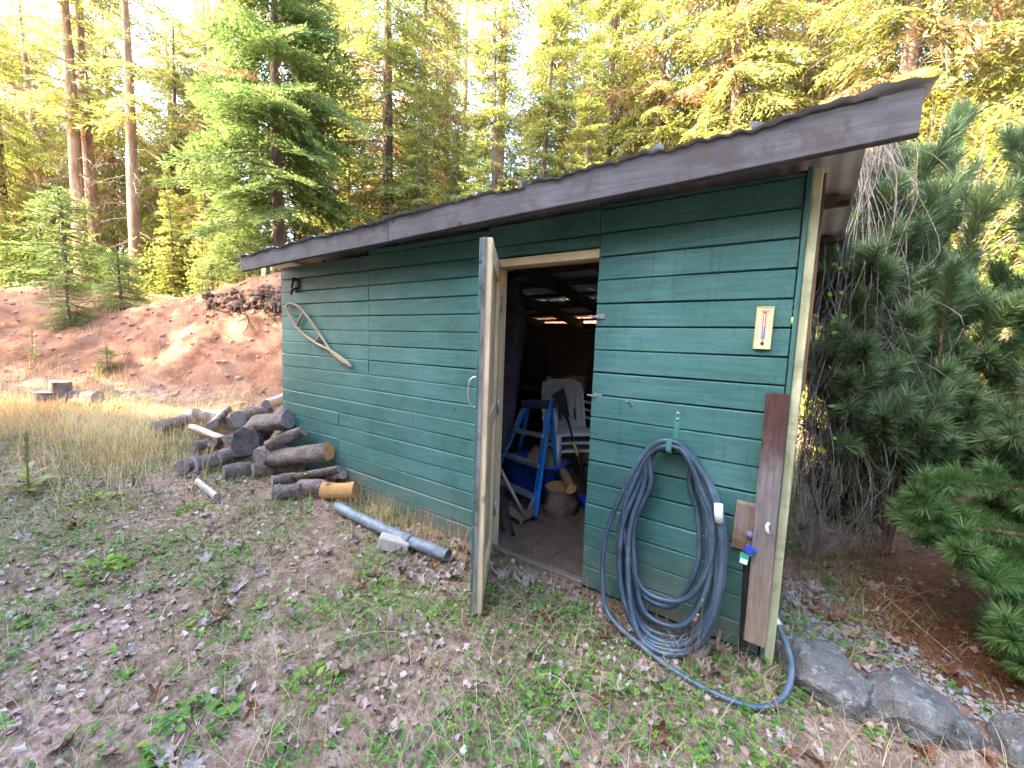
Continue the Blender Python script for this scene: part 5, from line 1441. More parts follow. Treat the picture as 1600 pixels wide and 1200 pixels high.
def pine(name, base, tips, label, seed, mat, needle=0.105, per_m=1150, side=5, w=0.0042, trunk_r=.035, side_len=(.22, .45)):
    rng = np.random.default_rng(seed); base = np.array(base, float)
    root = empty(name, base, label, 'pine')
    stems = []; ned = []
    for (tip, sag) in tips:
        tip = np.array(tip, float) - base
        b = np.array([0, 0, rng.uniform(.15, .9) * min(1, max(tip[2], .3))]); 
        mid = b * .45 + tip * .55 + np.array([0, 0, -sag]) + rng.normal(0, .04, 3)
        pth = smooth_path([b, b * .75 + mid * .25 + np.array([0, 0, -sag * .3]), mid, tip * .72 + mid * .28, tip], 22)
        L = np.linalg.norm(np.diff(pth, axis=0), axis=1).sum()
        V, F, _ = tube_np(pth, np.linspace(.024, .007, 22), 6, False); stems.append((V, F))
        ned.append(bottlebrush(pth, int(per_m * L * .85), needle, w, rng, 0.45))
        for s in range(side):
            t = rng.uniform(.35, .95); i = int(t * 20); T = norm(pth[i + 1] - pth[i]); q = norm(rng.normal(0, 1, 3)); q = norm(q - T * (q @ T))
            l = rng.uniform(*side_len) * (1.15 - .6 * t); d = norm(T * .95 + q * .75 + np.array([0, 0, .25]))
            sp_ = smooth_path([pth[i], pth[i] + d * l * .5, pth[i] + d * l + np.array([0, 0, .08 * l])], 9)
            V, F, _ = tube_np(sp_, np.linspace(.007, .0035, 9), 5, False); stems.append((V, F))
            ned.append(bottlebrush(sp_, int(per_m * l * 1.1), needle, w, rng, 0.08))
    zt = max(t[0][2] for t in tips) - base[2]
    tp = smooth_path([(0, 0, -.15), (.02, .01, .3), (-.03, .03, .8), (0, 0, min(1.6, zt * .6))], 18)
    V, F, _ = tube_np(tp, np.linspace(trunk_r, trunk_r * .4, 18), 10, True)
    link('trunk', np_mesh('trunk', V, F, M_bark_pine, True), root)
    V, F, A = merge_np(stems); setp(link('twigs', np_mesh('twigs', V, F, M_pstem, True), root), kind='stuff')
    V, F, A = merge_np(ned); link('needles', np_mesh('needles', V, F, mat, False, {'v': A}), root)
    return root
def T(u, v, d, sag=.10): return (atD(u, v, d), sag)
b1 = atD(1392, 790, 3.0); b1[2] = gz(b1[0], b1[1])
pine('young_pine', b1, [T(1500, 172, 2.9), T(1446, 240, 2.7), T(1372, 250, 2.9), T(1318, 262, 2.9), T(1300, 320, 2.8), T(1405, 225, 3.0), T(1290, 460, 2.7), T(1298, 400, 2.45), T(1330, 470, 2.4), T(1285, 560, 2.45), T(1325, 590, 2.3), T(1300, 690, 2.45), T(1350, 750, 2.5), T(1400, 720, 2.45), T(1310, 780, 2.6), T(1380, 650, 2.2), T(1450, 700, 2.4), T(1350, 540, 2.25), T(1370, 380, 2.5), T(1340, 330, 2.9), T(1425, 330, 2.6), T(1480, 300, 2.9), T(1308, 420, 2.9), T(1388, 420, 2.6), T(1455, 410, 2.6), T(1300, 520, 2.8), T(1350, 500, 2.6),
     T(1430, 500, 2.4), T(1500, 470, 2.7), T(1290, 610, 2.8), T(1345, 610, 2.5), T(1400, 570, 2.4), T(1475, 580, 2.3), T(1335, 690, 2.5), T(1420, 660, 2.3), T(1520, 400, 3.0), T(1530, 560, 2.6), T(1390, 330, 3.2), T(1335, 285, 2.6), T(1375, 300, 2.5), T(1312, 360, 2.5), T(1352, 400, 2.35), T(1405, 285, 2.55), T(1455, 300, 2.5), T(1540, 300, 2.6), T(1490, 420, 2.4), T(1560, 480, 2.4), T(1460, 640, 2.6), T(1550, 640, 2.5)],
     'young pine with a reddish trunk crowding the right side wall of the shed', 51, M_pine, per_m=1200, side=8)
b2 = atD(1680, 820, 2.9); b2[2] = gz(b2[0], b2[1])
pine('young_pine', b2, [T(1592, 215, 2.6), T(1620, 330, 2.5), T(1560, 420, 2.8), T(1600, 470, 2.3), T(1545, 560, 2.5), T(1620, 590, 2.1), T(1510, 640, 2.4), T(1580, 680, 2.1), T(1500, 720, 2.5), T(1560, 760, 2.2), T(1640, 730, 2.0), T(1700, 300, 2.6), T(1660, 480, 2.6), T(1600, 800, 2.3), T(1530, 830, 2.6), T(1690, 640, 2.4), T(1640, 180, 2.9)],
     'larger pine at the right edge rising out of the frame', 52, M_pine, per_m=1200, side=8)
b3 = atD(1720, 1010, 2.35); b3[2] = gz(b3[0], b3[1])
pine('young_pine', b3, [T(1432, 772, 1.95, .02), T(1470, 748, 2.0, .0), T(1425, 815, 1.95, .02), T(1490, 860, 1.85, .03), T(1540, 905, 1.8, .03), T(1455, 830, 2.05, .0), T(1580, 1000, 1.7, .05), T(1600, 1040, 1.7, .05), T(1510, 800, 2.1, 0), T(1560, 960, 1.85, .04), T(1620, 950, 1.8, .04), T(1640, 1060, 1.75, .05)],
     'low bright green pine branch reaching out over the boulders at right', 53, M_pine_lit, needle=.085, per_m=1800, side=6, side_len=(.10, .24), w=.0036, trunk_r=.02)
# dry vine cascading over the eave corner
rv = np.random.default_rng(21)
vb = atD(1330, 840, 3.0); vine = empty('dry_vine', (vb[0], vb[1], 0), 'grey dry vine tangle cascading from the roof edge beside the shed', 'vine'); ov = np.array([vb[0], vb[1], 0])
M_vine = noisy('dry_vine_stem', [(0.3, (0.085, 0.060, 0.048)), (0.7, (0.26, 0.205, 0.18))], 12, rough=.9, bmp=.2)
parts = []
for k in range(560):
    if k < 170:
        u0 = rv.uniform(1300, 1395); v0 = 232 + rv.uniform(-14, 20) - (u0 - 1305) * .25; d0 = rv.uniform(2.45, 2.8)
        u1 = u0 + rv.normal(-18, 26); v1 = v0 + rv.uniform(120, 420); d1 = d0 - rv.uniform(-.1, .25)
    else:
        u0 = rv.uniform(1258, 1400); v0 = rv.uniform(380, 690); d0 = rv.uniform(2.4, 2.9)
        u1 = u0 + rv.normal(-5, 45); v1 = min(865, v0 + rv.uniform(160, 420)); d1 = d0 - rv.uniform(-.1, .15)
    u1 = max(u1, 1262)
    a = atD(u0, v0, d0); b = atD(u1, v1, d1); b[2] = max(b[2], .02); m = (a + b) / 2 + rv.normal(0, .11, 3)
    a[0] = max(a[0], .03); b[0] = max(b[0], .02); m[0] = max(m[0], .03)
    p = smooth_path([a, a * .6 + m * .4 + rv.normal(0, .03, 3), m, b * .6 + m * .4 + rv.normal(0, .04, 3), b], 14)
    p[:, 2] = np.maximum(p[:, 2], .01)
    V, F, _ = tube_np(p, np.linspace(rv.uniform(.0013, .0030), .0009, 14), 4, False); parts.append((V - ov, F))
V, F, A = merge_np(parts); setp(link('stems', np_mesh('stems', V, F, M_vine, True), vine), kind='stuff')
M_leafg = foliage('yellow_green_leaves', [(0.05, 0.09, 0.012), (0.10, 0.16, 0.02), (0.18, 0.24, 0.028), (0.30, 0.31, 0.045)], 0.5, 1.2)
def leafcloud(n, fn, size, rng, flat=.5):
    P = fn(n); D = norm(rng.normal(0, 1, (len(P), 3)) + np.array([0, 0, -.35])); rvv = norm(rng.normal(0, 1, (len(P), 3)) * flat + np.array([0, 0, 1.0])); Nn = norm(np.cross(D, rvv))
    s = size * rng.uniform(.6, 1.3, len(P))
    m = len(P); s_ = s[:, None]; up = norm(np.cross(Nn, D))
    q = [P, P + D * s_ * .22 + Nn * s_ * .42 + up * s_ * .06, P + D * s_ * .62 + Nn * s_ * .38 + up * s_ * .06, P + D * s_, P + D * s_ * .62 - Nn * s_ * .38 + up * s_ * .06, P + D * s_ * .22 - Nn * s_ * .42 + up * s_ * .06]
    V = np.stack(q, 1).reshape(-1, 3); k = np.arange(m)[:, None] * 6
    return V, [k + np.array([[0, 1, 2, 3]]), k + np.array([[0, 3, 4, 5]])], np.repeat(rng.uniform(0, 1, m), 6)
# vine leaves still green by the corner
V, F, A = leafcloud(34, lambda n: np.stack([rv.uniform(.03, .16, n), rv.uniform(.1, .8, n), rv.uniform(.7, 2.1, n)], -1) - ov, .028, rv)
link('leaves', np_mesh('leaves', V, F, M_leafg, False, {'v': A}), vine)
def broadleaf(name, base, H, R, nclump, per, size, label, seed, mat=M_leafg, zlow=.3):
    rng = np.random.default_rng(seed); base = np.array(base, float); base[2] = gz(base[0], base[1]) - .05
    root = empty(name, base, label, 'tree')
    st = []; cl = []
    tp = smooth_path([(0, 0, -.2), (.05, 0, H * .3), (-.04, .05, H * .65), (0, 0, H * .95)], 14)
    V, F, _ = tube_np(tp, np.linspace(.012 * H + .02, .01, 14), 8, True); link('trunk', np_mesh('trunk', V, F, M_bark_fir, True), root)
    for k in range(nclump):
        z = H * rng.uniform(zlow, 1.0); a = rng.uniform(0, 6.283); r = R * (1 - .55 * ((z / H - .55) / .5) ** 2) * rng.uniform(.25, 1.0)
        c = np.array([r * math.cos(a), r * math.sin(a), z]); b = np.array([0, 0, z * rng.uniform(.55, .85)])
        V, F, _ = tube_np(smooth_path([b, (b + c) / 2 + np.array([0, 0, .08 * r]), c], 8), np.linspace(.012, .003, 8), 4, False); st.append((V, F))
        s = R * rng.uniform(.16, .32)
        cl.append(leafcloud(per, lambda n: c + rng.normal(0, 1, (n, 3)) * s * np.array([1, 1, .55]), size, rng))
    V, F, A = merge_np(st); setp(link('twigs', np_mesh('twigs', V, F, M_twig, True), root), kind='stuff')
    V, F, A = merge_np(cl); link('crown', np_mesh('crown', V, F, mat, False, {'v': A}), root)
    return root
broadleaf('maple_tree', atD(1500, 500, 6.6), 4.6, 1.8, 46, 75, .055, 'yellow green leafy maple glowing in the sun behind the pines at right', 61)
broadleaf('maple_tree', atD(1420, 500, 8.6), 4.8, 1.5, 30, 70, .055, 'golden leafy maple above the right end of the fascia board', 62, foliage('golden_leaves', [(0.14, 0.12, 0.015), (0.26, 0.22, 0.025), (0.40, 0.33, 0.04)], .5))
broadleaf('leafy_shrub', atD(1490, 560, 4.6), 2.5, 1.0, 34, 80, .055, 'bright green leafy shrub seen between the pine stems', 63, zlow=.15)
broadleaf('leafy_shrub', atD(1350, 560, 5.6), 2.6, 1.1, 40, 70, .06, 'leafy shrub behind the vine tangle at the back of the shed', 64, zlow=.1)
broadleaf('leafy_shrub', atD(1640, 560, 5.2), 2.4, 1.2, 44, 70, .06, 'dark leafy shrub at the right edge behind the larger pine', 65, zlow=.1)
broadleaf('leafy_shrub', atD(1260, 560, 7.0), 2.2, 1.3, 40, 70, .09, 'leafy shrub hidden behind the rear corner of the shed', 66, zlow=.1)
# sunlit bushes at the edge of the wood, left
for k, (u, d, h, lab) in enumerate([(22, 15.0, 1.9, 'sunlit yellow bush at the left edge on top of the bank'), (62, 17.0, 2.2, 'larger pale bush behind the yellow one on the bank'), (180, 15.8, 1.7, 'yellow bush between the pair of pines and the slim pine'), (262, 15.0, 1.9, 'pale green bush right of the slim bare pine'), (312, 15.5, 1.8, 'bush behind the crest of the bank near the roof'), (352, 14.0, 1.7, 'bush just left of the roof corner on the bank')]):
    broadleaf('leafy_bush', at(u, d), h, h * .62, 46, 70, .10, lab, 70 + k, [M_leafg, foliage('pale_bush_%d' % k, [(0.13, 0.13, 0.03), (0.24, 0.23, 0.05), (0.36, 0.33, 0.08)], .45)][k % 2], .08)
# ------------------------------------------------------------------ ground cover
rg = np.random.default_rng(101)
FWD = math.atan2(AX_F[1], AX_F[0])
def spots(n, r0, r1, a0=-62, a1=62, pw=1.0):
    r = r0 + (r1 - r0) * rg.uniform(0, 1, n) ** pw; a = FWD + np.radians(rg.uniform(a0, a1, n))
    x = CAM[0] + r * np.cos(a); y = CAM[1] + r * np.sin(a)
    return x, y
def free(x, y):
    ins = (x > -4.47) & (x < 0.0) & (y > -0.012) & (y < 3.1)
    rock = np.zeros(x.shape, bool)
    for (cx, cy, a) in ((.165, .04, .16), (.475, .09, .2), (.83, .10, .17)): rock |= (np.hypot(x - cx, y - cy) < a)
    return ~ins & ~rock
def patchy(x, y, seed, lo, hi, f=1.6): return sstep(lo, hi, fbm(x, y, f, seed, 4))
def pick(x, y, w):
    k = (rg.uniform(0, 1, len(x)) < w) & free(x, y); x, y = x[k], y[k]
    return np.stack([x, y, gz(x, y)], -1)
# grass blades
M_grass = foliage('short_grass', [(0.060, 0.105, 0.016), (0.13, 0.20, 0.028), (0.23, 0.285, 0.045), (0.40, 0.35, 0.10)], .35, 2.0)
M_dry = foliage('dry_grass', [(0.36, 0.16, 0.06), (0.54, 0.31, 0.115), (0.68, 0.50, 0.23), (0.74, 0.63, 0.37)], .3, 1.1)
M_straw = foliage('fallen_straw', [(0.24, 0.15, 0.085), (0.40, 0.29, 0.17), (0.56, 0.44, 0.28)], .15, 3.0)
M_clover = foliage('clover', [(0.040, 0.105, 0.022), (0.085, 0.20, 0.036), (0.15, 0.28, 0.05), (0.26, 0.36, 0.06)], .3, 3.0)
def blades(P, L, W, lean, seg=3, rng=rg, az=None):
    n = len(P); a = rng.uniform(0, 6.283, n) if az is None else az
    L = L[:, None]; d = np.stack([np.cos(a), np.sin(a), np.zeros(n)], -1); s = np.stack([-np.sin(a), np.cos(a), np.zeros(n)], -1)
    le = lean[:, None]; Vs = []
    for i in range(seg + 1):
        t = i / seg
        c = P + d * L * le * t * t ** .5 + np.array([0, 0, 1.0]) * L * (t * np.sqrt(np.maximum(1 - le * le * t, .02)))
        w = W[:, None] * (1 - t) ** .7 * .5
        if i < seg: Vs += [c - s * w, c + s * w]
        else: Vs += [c]
    V = np.stack(Vs, 1).reshape(-1, 3); k = np.arange(n)[:, None] * (2 * seg + 1)
    Q = np.concatenate([k + np.array([[2 * i, 2 * i + 1, 2 * i + 3, 2 * i + 2]]) for i in range(seg - 1)]) if seg > 1 else np.zeros((0, 4), int)
    T3 = k + np.array([[2 * seg - 2, 2 * seg - 1, 2 * seg]])
    return V, [Q, T3], np.repeat(rng.uniform(0, 1, n), 2 * seg + 1)
def stuff(name, parts, mat, label, smooth=False):
    V, F, A = merge_np(parts); o = link(name, np_mesh(name, V, F, mat, smooth, {'v': A}))
    return setp(o, label, name.replace('_', ' '), kind='stuff')
nearw = lambda x, y: 1 - .55 * sstep(0, 1, np.exp(-((x + .5) ** 2 / .8 + (y + .35) ** 2 / .12)))
# 1 short grass
x, y = spots(230000, .75, 10, pw=.7); w = (.20 + .80 * patchy(x, y, 201, .36, .52, 1.9)) * (1 - .9 * sstep(.15, .7, x) * sstep(-.1, .3, y)) * (1 - .85 * sstep(-.2, .6, foot_d(x, y)))
P = pick(x, y, w); n = len(P)
stuff('grass', [blades(P, rg.uniform(.015, .05, n) * (1 + .5 * sstep(3, 7, np.hypot(P[:, 0], P[:, 1] + 2))), rg.uniform(.0015, .0032, n), rg.uniform(.2, .95, n))], M_grass, 'short green grass blades in patches over the clearing')
# 2 clover mats
x, y = spots(100000, .75, 7.5, pw=.72); w = .07 + .94 * patchy(x, y, 207, .45, .57, 2.3) * (1 - sstep(.2, .5, x) * sstep(-.1, .2, y)) * (1 - sstep(-.4, .3, foot_d(x, y)))
P = pick(x, y, w); n = len(P)
a = np.arange(6) * math.pi / 3
leaf = []
for k in range(3):
    b = k * 2 * math.pi / 3; c = np.array([math.cos(b), math.sin(b), .12]) * .62
    for j in range(6): leaf.append(c + np.array([math.cos(b + a[j]) * .52, math.sin(b + a[j]) * .52, .10 * math.cos(a[j])]))
leaf = np.array(leaf); lf = np.array([[k * 6 + j for j in (0, 1, 2, 3)] for k in range(3)] + [[k * 6 + j for j in (3, 4, 5, 0)] for k in range(3)])
Mx = rotmats(n, rg, .32, (.006, .0125)); P2 = P + np.stack([np.zeros(n), np.zeros(n), rg.uniform(.006, .035, n)], -1)
V, F = scatter(leaf, lf, P2, Mx); A = np.repeat(np.clip(rg.normal(.45, .25, n), 0, 1), len(leaf))
stuff('clover', [(V, F, A)], M_clover, 'low green clover and weeds spreading over the bare ground')
# 3 weed rosettes, small
x, y = spots(2200, .8, 7, pw=.8); P = pick(x, y, .35 + 0 * x); parts = []
for p in P:
    k = rg.integers(4, 8); s = rg.uniform(.018, .045); az = np.arange(k) * 6.283 / k + rg.uniform(0, 6)
    for q in az:
        d = np.array([math.cos(q), math.sin(q), rg.uniform(.15, .7)]); d /= np.linalg.norm(d); sd_ = np.array([-math.sin(q), math.cos(q), 0]); l = s * rg.uniform(.7, 1.3); ww = l * .24
        V = np.array([p, p + d * l * .4 + sd_ * ww, p + d * l * .8 + sd_ * ww * .8, p + d * l + np.array([0, 0, -.1 * l]), p + d * l * .8 - sd_ * ww * .8, p + d * l * .4 - sd_ * ww])
        parts.append((V, np.array([[0, 1, 2, 3], [0, 3, 4, 5]]), np.full(6, rg.uniform(.2, 1))))
stuff('ground_weeds', parts, M_clover, 'small leafy green weed rosettes scattered over the clearing')
# tiny yellow flowers and fallen yellow leaflets
x, y = spots(700, .8, 6); P = pick(x, y, .5 + 0 * x); n = len(P); hexa = np.array([[math.cos(q), math.sin(q), .2 * math.cos(2 * q)] for q in a])
V, F = scatter(hexa, np.array([[0, 1, 2, 3], [0, 3, 4, 5]]), P + np.array([0, 0, .02]), rotmats(n, rg, .5, (.004, .009)))
stuff('yellow_leaflets', [(V, F, np.repeat(rg.uniform(0, 1, n), 6))], foliage('yellow_leaflets', [(0.35, 0.28, 0.02), (0.55, 0.48, 0.05)], .3), 'tiny fallen yellow leaflets among the clover')
# 4 straw lying about
x, y = spots(52000, .75, 9, pw=.70); w = .4 + .6 * patchy(x, y, 211, .4, .6, 1.2)
P = pick(x, y, w * (1 - .8 * sstep(.3, .8, x) * sstep(.1, .4, y))); n = len(P)
V_, F_, A_ = blades(P + np.array([0, 0, .006]), rg.uniform(.04, .22, n), rg.uniform(.0012, .003, n), np.full(n, .975) - rg.uniform(0, .05, n) ** 1.0, 3)
stuff('straw', [(V_, F_, A_)], M_straw, 'dry straw stalks lying criss cross on the ground')
# long arching stalks
parts = []
for k in range(150):
    x, y = spots(1, 1.0, 6.0); 
    if not free(x, y)[0]: continue
    p = np.array([x[0], y[0], float(gz(x[0], y[0]))]); az = rg.uniform(0, 6.283); l = rg.uniform(.25, .75); d = np.array([math.cos(az), math.sin(az), 0])
    pts = smooth_path([p, p + d * l * .35 + np.array([0, 0, rg.uniform(.03, .16)]), p + d * l * .7 + np.array([0, 0, rg.uniform(.02, .14)]), p + d * l + np.array([0, 0, .015])], 10)
    if not free(pts[:, 0], pts[:, 1]).all(): continue
    V, F, _ = tube_np(pts, np.linspace(.0018, .0009, 10), 3, False); parts.append((V, F, np.full(len(V), rg.uniform(0, 1))))
stuff('bent_stalks', parts, M_straw, 'long bent straw coloured grass stalks arching over the ground')
# 5 tall dry grass on the left and at the foot of the bank
x, y = spots(170000, 4.2, 16, 8, 66, .8)
fd = foot_d(x, y); w = (.25 + .75 * patchy(x, y, 221, .32, .52, .7)) * sstep(-4.6, -5.8, x + .35 * y) * (1 - .93 * sstep(-.3, .5, fd)) * sstep(-3.4, -2.2, fd + 0 * x) * (1 - .95 * sstep(-1.5, -.8, fd) * sstep(-10.5, -9, x))
w = w * (.35 + .65 * patchy(x, y, 223, .35, .55, 2.2)) * (1 - .75 * sstep(-6.4, -5.6, x) * sstep(-.9, -.3, y))
w = np.maximum(w, .95 * np.exp(-((x + 6.9) / 1.4) ** 2 - ((y + 1.0) / .55) ** 2))
w = np.maximum(w, .25 * sstep(3.1, 4.0, fd))
P = pick(x, y, np.clip(w, 0, 1)); n = len(P)
hgt = rg.uniform(.10, .38, n) * (.6 + .8 * fbm(P[:, 0], P[:, 1], .8, 9, 2))
V_, F_, A_ = blades(P, hgt, rg.uniform(.003, .006, n), rg.uniform(.1, .85, n), 3)
A_ = np.clip(A_ * .6 + np.repeat(.35 * np.exp(-((P[:, 0] + 6.9) / 1.4) ** 2 - ((P[:, 1] + 1.0) / .55) ** 2), 7) + np.repeat(.75 * (fbm(P[:, 0], P[:, 1], .7, 15, 3) - .2), 7), 0, 1)  # paler middle puts the sun on this grass into its colour
stuff('dry_meadow_grass', [(V_, F_, A_)], M_dry, 'tall dry golden grass between the clearing and the dirt bank')
# greener grass among it
x, y = spots(22000, 3.6, 13, 4, 66, .8); w = patchy(x, y, 231, .46, .6, .8) * sstep(-3.9, -5.2, x + .3 * y) * (1 - .95 * sstep(-.8, 0, foot_d(x, y)))
P = pick(x, y, w); n = len(P)
stuff('meadow_grass', [blades(P, rg.uniform(.08, .28, n), rg.uniform(.003, .006, n), rg.uniform(.2, .8, n), 3)], M_grass, 'green grass tufts at the left edge of the clearing')
# weeds along the foot of the wall
x = rg.uniform(-4.4, -1.75, 2600); y = -rg.uniform(.015, .42, 2600) ** 1.2; P = pick(x, y, .3 + .7 * patchy(x, y, 241, .4, .6, 2.5)); n = len(P)
stuff('wall_foot_grass', [blades(P, rg.uniform(.04, .26, n) , rg.uniform(.0016, .0036, n), rg.uniform(.1, .8, n), 3)], M_dry, 'dry grass and weeds along the foot of the green wall')
# 6 gravel
ico = bmesh.new(); bmesh.ops.create_icosphere(ico, subdivisions=1, radius=1); iv = np.array([v.co[:] for v in ico.verts]); itf = np.array([[v.index for v in f.verts] for f in ico.faces]); ico.free()
M_gravel = noisy('gravel_stone', [(0.3, (0.13, 0.12, 0.125)), (0.5, (0.26, 0.24, 0.235)), (0.72, (0.46, 0.43, 0.42))], 14, rough=.85, bmp=.3)
def stones(P, smin, smax, flat, name, label, mat=M_gravel):
    n = len(P); Mm = rotmats(n, rg, .35, (1, 1)); S = np.zeros((n, 3, 3)); s = smin + (smax - smin) * rg.uniform(0, 1, n) ** 2.2
    S[:, 0, 0] = s * rg.uniform(.8, 1.4, n); S[:, 1, 1] = s * rg.uniform(.6, 1.0, n); S[:, 2, 2] = s * flat
    iv2 = iv * (1 + rg.uniform(-.18, .18, len(iv)))[:, None]
    V, F = scatter(iv2, itf, P, np.einsum('nij,njk->nik', Mm, S)); return stuff(name, [(V, F)], mat, label)
x, y = spots(6000, .8, 6, pw=.9); w = .10 + .9 * np.exp(-((x + .35) / .9) ** 2 - ((y + .35) / .42) ** 2); P1 = pick(x, y, w)
stones(P1, .002, .010, .6, 'gravel', 'small grey and white gravel worked into the soil before the shed')
x = rg.uniform(.0, .95, 2600); y = rg.uniform(.12, .95, 2600); w = np.exp(-((y - .33 - .12 * np.sin(x * 6)) / .20) ** 2); w = np.maximum(w, np.exp(-((x - .10) / .13) ** 2) * .8); P2 = pick(x, y, w)
stones(P2, .006, .022, .35, 'slate_chips', 'grey slate chips in a strip behind the boulders', noisy('slate_chip', [(0.3, (0.13, 0.14, 0.16)), (0.7, (0.36, 0.37, 0.40))], 9, rough=.6, bmp=.3))
# clods and stones on the bank
x, y = spots(6000, 6, 17, 2, 64); P3 = pick(x, y, sstep(-.6, .3, foot_d(x, y)) * (1 - sstep(2.6, 3.4, foot_d(x, y))) * .45)
stones(P3, .010, .065, .7, 'bank_clods', 'reddish clods and small stones on the face of the bank', noisy('red_clod', [(0.3, (0.20, 0.11, 0.075)), (0.7, (0.40, 0.24, 0.17))], 5, rough=.95, bmp=.4))
# 7 needle duff under the pines
x = rg.uniform(.05, 3.4, 16000); y = rg.uniform(.1, 4.0, 16000); w = sstep(.1, .5, x + .25 * rg.normal(0, .5, 16000)) * sstep(.15, .6, y + .15 * rg.normal(0, 1, 16000)); P = pick(x, y, w); n = len(P)
V_, F_, A_ = blades(P + np.array([0, 0, .004]), rg.uniform(.04, .085, n), rg.uniform(.0012, .0022, n), np.full(n, .985), 2)
stuff('needle_duff', [(V_, F_, A_)], foliage('red_needle_duff', [(0.14, 0.058, 0.03), (0.27, 0.118, 0.058), (0.38, 0.19, 0.095)], .1, 2.0), 'rust red pine needle litter under the pines')
# 8 dead leaves
def leaf_mesh(seed, mat):
    r_ = np.random.default_rng(seed); out = []
    lobes = [(0, 1.0), (52, .88), (-52, .88), (112, .62), (-112, .62)]
    ang = np.radians(np.linspace(-172, 172, 41)); rad = np.full(41, .55)
    for (c, h) in lobes: rad = np.maximum(rad, h * np.exp(-((np.degrees(ang) - c) / 21.0) ** 2) + .22 * np.exp(-((np.degrees(ang) - c) / 30.0) ** 2))
    rad *= 1 + .10 * np.sin(ang * 17 + seed) * (rad > .35)
    ring = np.stack([rad * np.cos(ang), rad * np.sin(ang)], -1)
    V = [np.array([0, 0])]; 
    for f in (.5, 1.0): V += list(ring * f)
    V = np.array(V); k1, k2, k3 = r_.uniform(.4, 1.1), r_.uniform(-.7, .7), r_.uniform(-.5, .9)
    z = k1 * V[:, 1] ** 2 + k2 * V[:, 0] * V[:, 1] + k3 * V[:, 0] ** 2 * .6 + .10 * np.sin(V[:, 0] * 5 + seed) * np.sin(V[:, 1] * 6)
    V = np.column_stack([V, z]); V[:, 1] *= r_.uniform(.6, .95)
    n = 41; T3 = [(0, 1 + j, 2 + j) for j in range(n - 1)]; Q = [(1 + j, 1 + n + j, 2 + n + j, 2 + j) for j in range(n - 1)]
    V = np.vstack([V, [[-.02, .012, .0], [-.02, -.012, .0], [-.62, 0, .08]]]); b = len(V) - 3; T3.append((b, b + 1, b + 2))
    return np_mesh('dead_leaf', V, [np.array(T3), np.array(Q)], mat, True)
def leaf_mat(name, a, b, c): return noisy(name, [(0.32, a), (0.5, b), (0.7, c)], 3.5, rough=.8, bmp=.5, bdist=.05, fine=16, spec=.15)
LM = [(leaf_mat('pale_dead_leaf', (0.30, 0.20, 0.17), (0.47, 0.35, 0.31), (0.63, 0.52, 0.47)), 'pale curled dead maple leaf lying on the weedy ground', 'pale dead leaves on the ground', .60),
      (leaf_mat('tan_dead_leaf', (0.24, 0.145, 0.10), (0.38, 0.25, 0.18), (0.50, 0.36, 0.27)), 'tan curled dead maple leaf lying on the weedy ground', 'tan dead leaves on the ground', .22),
      (leaf_mat('rust_dead_leaf', (0.13, 0.055, 0.03), (0.24, 0.10, 0.05), (0.34, 0.17, 0.10)), 'rust brown dead maple leaf lying on the weedy ground', 'rust brown dead leaves on the ground', .18)]
LMS = [[leaf_mesh(11 * i + j, m[0]) for j in range(8)] for i, m in enumerate(LM)]
x, y = spots(420, 1.0, 5.6, -58, 60, .85); P = pick(x, y, .55 + .45 * patchy(x, y, 251, .4, .6, 1.1)); P = P[:225]
ex = []
for k in range(34): p = onZ(rg.uniform(610, 735), rg.uniform(850, 905), .01); ex.append([p[0], p[1]])
for k in range(16): ex.append([rg.uniform(-.32, .02), rg.uniform(-.30, -.06)])
for k in range(14): ex.append([rg.uniform(.05, .8), rg.uniform(-.16, .7)])
ex = np.array(ex); ke = free(ex[:, 0], ex[:, 1]); ex = ex[ke]
P = np.vstack([P, np.column_stack([ex, gz(ex[:, 0], ex[:, 1])])])
RM = rotmats(len(P), rg, .45, (1, 1))
for i, p in enumerate(P):
    c = rg.choice(3, p=[m[3] for m in LM]) if i < 225 else rg.choice(3, p=[.25, .35, .40])
    o = link('dead_leaf', LMS[c][rg.integers(8)], None, p + np.array([0, 0, .012]))
    o.rotation_euler = Matrix([list(r) for r in RM[i]]).to_euler(); s = rg.uniform(.036, .075); o.scale = (s, s, s * rg.uniform(.7, 1.3))
    zn = ('beside the foot of the drain pipe' if i >= 225 and p[0] < -1.2 else 'among the boulders' if p[0] > .03 and p[1] > -.2 else 'under the hose coil' if i >= 225 else
          'in front of the log heap' if p[0] < -3.3 and p[1] > -1.0 else 'before the open door' if p[1] > -.75 and p[0] < -.9 else 'on gravelly soil before the hose' if p[0] > -.9 and p[1] > -.9 else
          'in the left foreground' if p[0] < -2.0 else 'in the middle foreground')
    setp(o, LM[c][1].replace('lying on the weedy ground', 'lying ' + zn), 'leaf', LM[c][2].replace('on the ground', zn))
# crumbled leaf litter, too many to count
x, y = spots(22000, .8, 8, pw=.72); P = pick(x, y, (.35 + .65 * patchy(x, y, 261, .4, .62, 1.2)) * (1 - .88 * sstep(.1, .4, x) * sstep(.2, .5, y))); n = len(P)
fl = np.array([[math.cos(q) * (1 if j % 2 else .55), math.sin(q) * (1 if j % 2 else .55), .35 * math.cos(2 * q)] for j, q in enumerate(np.arange(8) * math.pi / 4)])
V, F = scatter(fl, np.array([[0, 1, 2, 3], [0, 3, 4, 7], [4, 5, 6, 7]]), P + np.array([0, 0, .008]), rotmats(n, rg, .5, (.007, .026)))
stuff('leaf_litter', [(V, F, np.repeat(rg.uniform(0, 1, n), 8))], foliage('crumbled_leaves', [(0.14, 0.07, 0.045), (0.28, 0.17, 0.125), (0.42, 0.30, 0.24), (0.56, 0.45, 0.39)], .15, 4), 'crumbled pale leaf fragments scattered over the ground')
